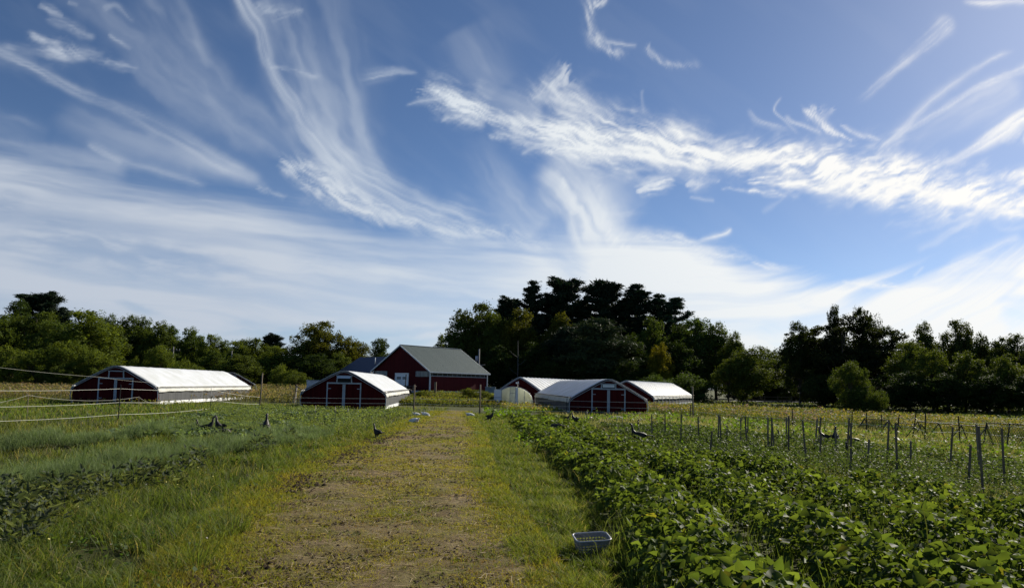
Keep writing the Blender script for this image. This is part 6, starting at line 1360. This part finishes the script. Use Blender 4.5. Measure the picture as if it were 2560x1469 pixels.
TR = [
 # left woods
 ('round', 8, 772, 110, 138, 'dark round tree cut by the left edge of the picture', g1, GW), ('aspen', 45, 741, 100, 150, 'tall dark tree just right of the left picture edge', dk, GW),
 ('pineflat', 108, 726, 104, 158, 'layered pine tops standing highest above the left woods', dk, GW), ('pine2', 158, 765, 54, 156, 'pine with a long side branch, right of the highest left pine', dk, GW),
 ('maple', 95, 772, 130, 144, 'yellow green maple directly under the layered left pine', md, GW), ('maple2', 140, 800, 120, 138, 'bushy tree filling the gap right of the left maple', g1, GW),
 ('aspen2', 217, 771, 150, 126, 'big bright green tree, tallest in the left woods after the pines', yg, GW), ('aspen2', 258, 800, 110, 132, 'leafy tree leaning against the right side of the big bright one', md, GW),
 ('aspen', 275, 780, 70, 146, 'narrow dark spire right of the big bright tree', g1, GW), ('aspen', 325, 781, 100, 148, 'broad spired dark tree above the leftmost barn ridge', g1, GW),
 ('aspen', 361, 785, 70, 150, 'narrow dark tree above the ridge of the leftmost barn', g1, GW), ('round', 400, 799, 100, 148, 'round crowned tree left of the cross armed pole', md, GW),
 ('round2', 428, 808, 80, 150, 'grey green tree right above the cross armed pole', blu, GW), ('round', 478, 815, 100, 144, 'dark domed tree in the middle of the left woods', g1, GW),
 ('aspen2', 527, 832, 64, 140, 'small spired tree stepping down the left woods', yg, GW), ('aspen', 560, 846, 60, 142, 'low spired tree left of the thin pale pole', g1, GW),
 ('aspen2', 600, 848, 90, 134, 'yellow green tree right of the thin pale pole', yg, GW), ('aspen2', 642, 842, 90, 136, 'feathery topped tree left of the small twin pine', md, GW),
 ('pineflat', 682, 831, 54, 150, 'small twin headed pine poking above the right end of the left woods', dk, GW), ('aspen2', 690, 862, 80, 132, 'rounded bright tree at the right end of the left woods', yg, GW),
 ('shrub', 32, 856, 90, 112, 'pale shrub at the left picture edge below the woods', yg, GW), ('willow', 92, 868, 90, 110, 'light green pointed shrub second from the left edge', yg, GW), ('shrub', 150, 905, 60, 108, 'low shrub between the two pointed pale ones', md, GW),
 ('willow', 178, 846, 120, 114, 'broad olive shrub in front of the big bright tree', yg, GW), ('willow', 232, 872, 90, 112, 'olive shrub under the right side of the big bright tree', yg, GW), ('shrub', 336, 887, 36, 108, 'tiny bright shrub touching the ridge of the leftmost barn', yg, GW),
 ('willow', 400, 857, 80, 112, 'light shrub left of the cross armed pole, above the barn ridge', yg, GW), ('shrub', 455, 892, 70, 110, 'pair of low light shrubs right of the cross armed pole', yg, GW), ('shrub', 490, 905, 60, 108, 'low bushy growth above the middle of the long white roof', md, GW),
 ('round2', 530, 872, 100, 124, 'bushy tree behind the far end of the long white roof', g1, GW), ('round', 610, 882, 110, 118, 'wide bushy tree behind the half hidden barn', md, GW), ('round2', 665, 895, 90, 124, 'bush behind the parked dark car', yg, GW), ('shrub', 705, 905, 60, 118, 'yellowish shrub by the small far pole', yg, GW),
 # middle left
 ('round', 728, 872, 70, 134, 'dark low tree at the foot of the tall gappy maple', dk, GC), ('maple', 795, 795, 112, 132, 'tall gappy maple standing alone left of the big barn', br, GC), ('maple2', 768, 850, 110, 130, 'dark lower growth around the tall gappy maple', g1, GC),
 ('round', 868, 831, 104, 134, 'rusty green tree above the navy roof', br, GC), ('maple2', 900, 850, 80, 136, 'smaller rusty green tree above the navy roof, right neighbour', br, GC), ('maple2', 953, 842, 76, 150, 'dark round tree left of the big barn gable', dk, GC),
 ('shrub', 745, 922, 60, 104, 'round light shrub in front of the dark trees left of the navy wing', md, GC), ('round2', 800, 880, 110, 118, 'dark bush mass left of the navy wing', dk, GC), ('round', 850, 878, 90, 124, 'bush peeping over the left end of the navy roof', md, GC),
 ('round2', 1102, 831, 62, 170, 'small round tree over the far roof ridge of the big barn', md, GC), ('shrub', 715, 955, 90, 108, 'low hedge between the dark car and the path side barn', dk, GC), 
 # centre grove
 ('maple', 1192, 752, 130, 140, 'big dark maple right behind the big barn', (1.0, .95, .8), GC), ('maple2', 1160, 800, 90, 138, 'lower left shoulder of the big dark maple, a tree of its own', g1, GC), ('maple2', 1235, 778, 90, 138, 'green maple right of the big dark one', md, GC),
 ('aspen2', 1300, 767, 96, 140, 'brownish green tree below the left pines', br, GC), ('round', 1272, 800, 70, 136, 'rusty tree beside the brownish green one', br, GC),
 ('pineflat', 1275, 738, 76, 158, 'leaning pine at the left end of the pine group', dk, GC), ('pine2', 1333, 697, 66, 156, 'narrow pointed pine, second of the pine group', dk, GC), ('pineflat', 1412, 688, 104, 158, 'broad flat topped pine, highest of the pine group', dk, GC), ('pine', 1376, 735, 80, 160, 'pine half hidden left of the highest one', dk, GC),
 ('pineflat', 1505, 694, 106, 158, 'broad pine right of the highest one, equally tall', dk, GC), ('pine', 1462, 752, 72, 162, 'pine in the notch between the two broadest pines', dk, GC), ('pine2', 1592, 707, 100, 156, 'pointed pine with level branches in the right half of the group', dk, GC), ('pine', 1556, 745, 72, 158, 'pine in the gap left of the pointed one', dk, GC),
 ('pine2', 1648, 731, 72, 158, 'slim pine, second from the right of the group', blu, GC), ('pine', 1690, 738, 83, 154, 'slanting branched pine at the right end of the group', blu, GC),
 ('round', 1395, 778, 110, 142, 'yellow brown topped tree in the middle of the grove', br, GC), ('spruce', 1500, 790, 170, 128, 'wide drooping evergreen in front of the pine group', (1.25, 1.2, 1.0), GC), ('spruce', 1420, 812, 120, 134, 'dark evergreen left of the wide drooping one', dk, GC),
 ('round2', 1625, 785, 110, 142, 'tall leafy tree right of the wide drooping evergreen', g1, GC), ('round', 1580, 830, 90, 134, 'dark leafy tree between the evergreen and the yellow one', dk, GC), ('round', 1645, 853, 62, 124, 'small yellow autumn tree at the right of the grove', (2.4, 1.6, .7), GC),
 ('aspen2', 1738, 790, 110, 140, 'bushy willow like tree right of the last pine', blu, GC), ('aspen', 1698, 800, 80, 142, 'dark spire under the last pine', dk, GC), ('aspen', 1792, 800, 90, 138, 'feathery tree with thin twigs at its top', g1, GC), ('aspen', 1835, 822, 60, 136, 'narrow pointed tree ending the grove on the right', md, GC),
 ('shrub', 1715, 925, 120, 112, 'round evergreen bush above the rightmost hoop barn', blu, GC), ('shrub', 1640, 930, 110, 112, 'long needled bush above the gap between the white roofs', blu, GC), ('round', 1700, 850, 120, 130, 'dark tree mass above the rightmost hoop barn', dk, GC), ('round', 1560, 900, 120, 122, 'dark undergrowth behind the silvery roof', dk, GC),
 ('round2', 1330, 850, 120, 130, 'dark leafy tree behind the ribbed roof left end', dk, GC), ('round2', 1250, 860, 110, 130, 'dark leafy tree behind the greenhouse', dk, GC), ('round', 1460, 880, 130, 126, 'dark undergrowth behind the ribbed white roof', dk, GC), ('round', 1190, 870, 90, 134, 'dark undergrowth right behind the big barn', dk, GC), ('round', 1380, 900, 110, 124, 'black undergrowth above the ribbed roof ridge', dk, GC),
 # right
 ('round', 1868, 860, 140, 116, 'round leafy tree at the start of the far road', md, GR), ('maple2', 1822, 895, 80, 118, 'low leafy tree left of the road start', md, GR), ('round', 1930, 866, 90, 150, 'domed tree over the far road', md, GR), ('round2', 1966, 862, 60, 146, 'tree squeezed between the domed tree and the big oak', g1, GR), ('round', 1945, 925, 110, 140, 'black undergrowth behind the rail fence', dk, GR), ('round', 2000, 900, 120, 130, 'dark bush left under the big oak', dk, GR),
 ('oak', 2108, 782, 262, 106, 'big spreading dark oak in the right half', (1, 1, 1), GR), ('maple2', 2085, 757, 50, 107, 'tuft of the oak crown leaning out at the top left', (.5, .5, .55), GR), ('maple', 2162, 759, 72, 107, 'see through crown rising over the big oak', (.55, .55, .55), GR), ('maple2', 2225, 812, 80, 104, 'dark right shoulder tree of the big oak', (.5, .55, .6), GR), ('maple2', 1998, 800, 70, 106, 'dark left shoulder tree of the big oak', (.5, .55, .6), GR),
 ('willow', 2122, 897, 90, 78, 'sunlit small willow standing before the big oak', (1.15, 1.15, 1.0), GR), ('shrub', 2158, 955, 80, 76, 'low spreading bush at the foot of the sunlit willow', (1.0, 1.05, .95), GR), ('shrub', 2188, 975, 50, 74, 'small yellowish bush right of the utility pole foot', (1.1, 1.1, .9), GR),
 ('aspen', 2305, 797, 78, 100, 'spiky topped tree right of the big oak', (.9, .9, 1.0), GR), ('aspen2', 2272, 850, 110, 90, 'leafy tree between the pole and the spiky topped one', md, GR), ('round', 2330, 862, 110, 84, 'leaning grey green tree in front of the right woods', md, GR), ('aspen2', 2386, 794, 74, 98, 'highest tree of the right woods, thin topped', (.9, .85, .9), GR), ('round2', 2422, 812, 70, 98, 'tree right beside the thin topped one', (.9, .85, .9), GR),
 ('aspen', 2455, 826, 60, 98, 'narrow tree third from the right corner woods', (.8, .8, .9), GR), ('round2', 2500, 838, 90, 96, 'dark tree near the right edge of the picture', (.9, .9, 1.0), GR), ('aspen2', 2545, 830, 90, 94, 'spiky tree cut by the right edge of the picture', (.9, .9, 1.0), GR), ('round', 2610, 826, 110, 92, 'tree just past the right edge of the picture', g1, GR), ('round2', 2690, 810, 130, 92, 'second tree past the right edge of the picture', g1, GR),
 ('round', 2410, 875, 130, 82, 'broad bush tree in the middle of the right woods', (1.1, 1.1, 1.0), GR), ('round2', 2520, 880, 120, 80, 'broad bush tree near the right edge', md, GR), ('round2', 2270, 925, 120, 80, 'dark undergrowth right of the pole', dk, GR), ('round', 2370, 930, 140, 78, 'dark undergrowth below the leaning grey green tree', dk, GR), ('round2', 2470, 935, 130, 77, 'dark undergrowth behind the meadow at the right', dk, GR), ('round', 2570, 930, 130, 76, 'dark undergrowth at the right edge', dk, GR), ('round', 2060, 930, 130, 96, 'dark undergrowth below the oak, left', dk, GR), ('round2', 2215, 930, 110, 92, 'dark undergrowth below the oak, right', dk, GR),
]
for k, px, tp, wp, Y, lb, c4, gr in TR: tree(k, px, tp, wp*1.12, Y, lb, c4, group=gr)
U_ = [('far end of the road', 1850, 'first'), ('far end of the road', 1895, 'second'), ('far end of the road', 1940, 'third'), ('far end of the road', 1990, 'fourth'), ('far end of the road', 2040, 'fifth')]
for a_, px, b_ in U_: tree('shrub', px, 962-(px % 7), 90, 152, 'dark shrub filling the shade behind the rail fence, %s from the left' % b_, dk, group='shrubs behind the rail fence')
for i, px in enumerate((1262, 1330, 1395, 1455, 1520, 1585, 1650)): tree('round2', px, 742+((i*53) % 23), 84, 165, 'dark tree closing the gaps low between the pines, %s from the left' % ['first', 'second', 'third', 'fourth', 'fifth', 'sixth', 'seventh'][i], dk, group='trees between the pines')
# deeper rows that close the woods behind
FILL = [('left', -120, 720, 158, 172, 800, 872, 15), ('grove', 1130, 1850, 168, 176, 800, 850, 12), ('right', 1850, 2750, 160, 150, 880, 872, 12)]
rr_ = random.Random(5); words = ['first', 'second', 'third', 'fourth', 'fifth', 'sixth', 'seventh', 'eighth', 'ninth', 'tenth', 'eleventh', 'twelfth', 'thirteenth', 'fourteenth', 'fifteenth']
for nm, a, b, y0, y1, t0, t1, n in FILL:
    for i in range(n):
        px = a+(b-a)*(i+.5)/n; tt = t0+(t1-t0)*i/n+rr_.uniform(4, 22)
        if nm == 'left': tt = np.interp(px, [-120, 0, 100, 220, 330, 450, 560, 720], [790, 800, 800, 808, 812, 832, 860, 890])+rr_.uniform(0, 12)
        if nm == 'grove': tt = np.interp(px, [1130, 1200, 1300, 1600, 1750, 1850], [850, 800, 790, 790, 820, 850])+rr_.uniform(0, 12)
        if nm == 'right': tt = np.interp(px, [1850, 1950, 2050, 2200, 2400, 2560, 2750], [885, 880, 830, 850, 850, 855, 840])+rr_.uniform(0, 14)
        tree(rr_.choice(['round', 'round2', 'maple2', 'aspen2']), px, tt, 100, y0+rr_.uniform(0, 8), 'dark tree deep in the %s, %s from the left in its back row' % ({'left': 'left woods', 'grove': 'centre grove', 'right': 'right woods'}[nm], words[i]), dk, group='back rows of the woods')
# berry bushes near the barn
BB = [(1060, 973, 'left'), (1095, 984, 'second'), (1130, 990, 'third'), (1180, 968, 'tall middle'), (1215, 974, 'right'), (1240, 985, 'last')]
for i, (px, tp, lb) in enumerate([(1052, 974, 'round berry bush touching the right barn corner view, beside the left path post'), (1078, 990, 'low berry bush right of the left path post'), (1112, 990, 'low berry bush in front of the white barn foundation'), (1142, 988, 'berry bush in front of the middle of the red side wall'), (1178, 967, 'tallest berry bush, right end of the red side wall'), (1212, 973, 'berry bush right of the right path post'), (1232, 988, 'berry bush against the greenhouse door')]):
    tree('berry', px, tp, 52 if i != 4 else 60, 82-i*.8, lb, (1.1, 1.1, .8), group='berry bushes before the big barn')
def bare_trunk():
    c = AT(1295, 850, 124); r = empty('dead_tree', (c[0], 124, 0), 0, 'pale bare trunk standing in front of the dark grove', 'tree')
    h = c[2]; BK = solid('pale bark', (.09, .085, .08), .8, .2, 5); MB().tube([(0, 0, 0), (.1, 0, h*.5), (0, 0, h)], [.10, .08, .03], 7).build('trunk', BK, r)
    for s, z in ((1, .55), (-1, .4), (-1, .7)): MB().tube([(0, 0, h*z), (s*.8, 0, h*z+.5), (s*1.5, 0, h*z+1.2)], [.05, .035, .015], 5).build('branch', BK, r)
bare_trunk()
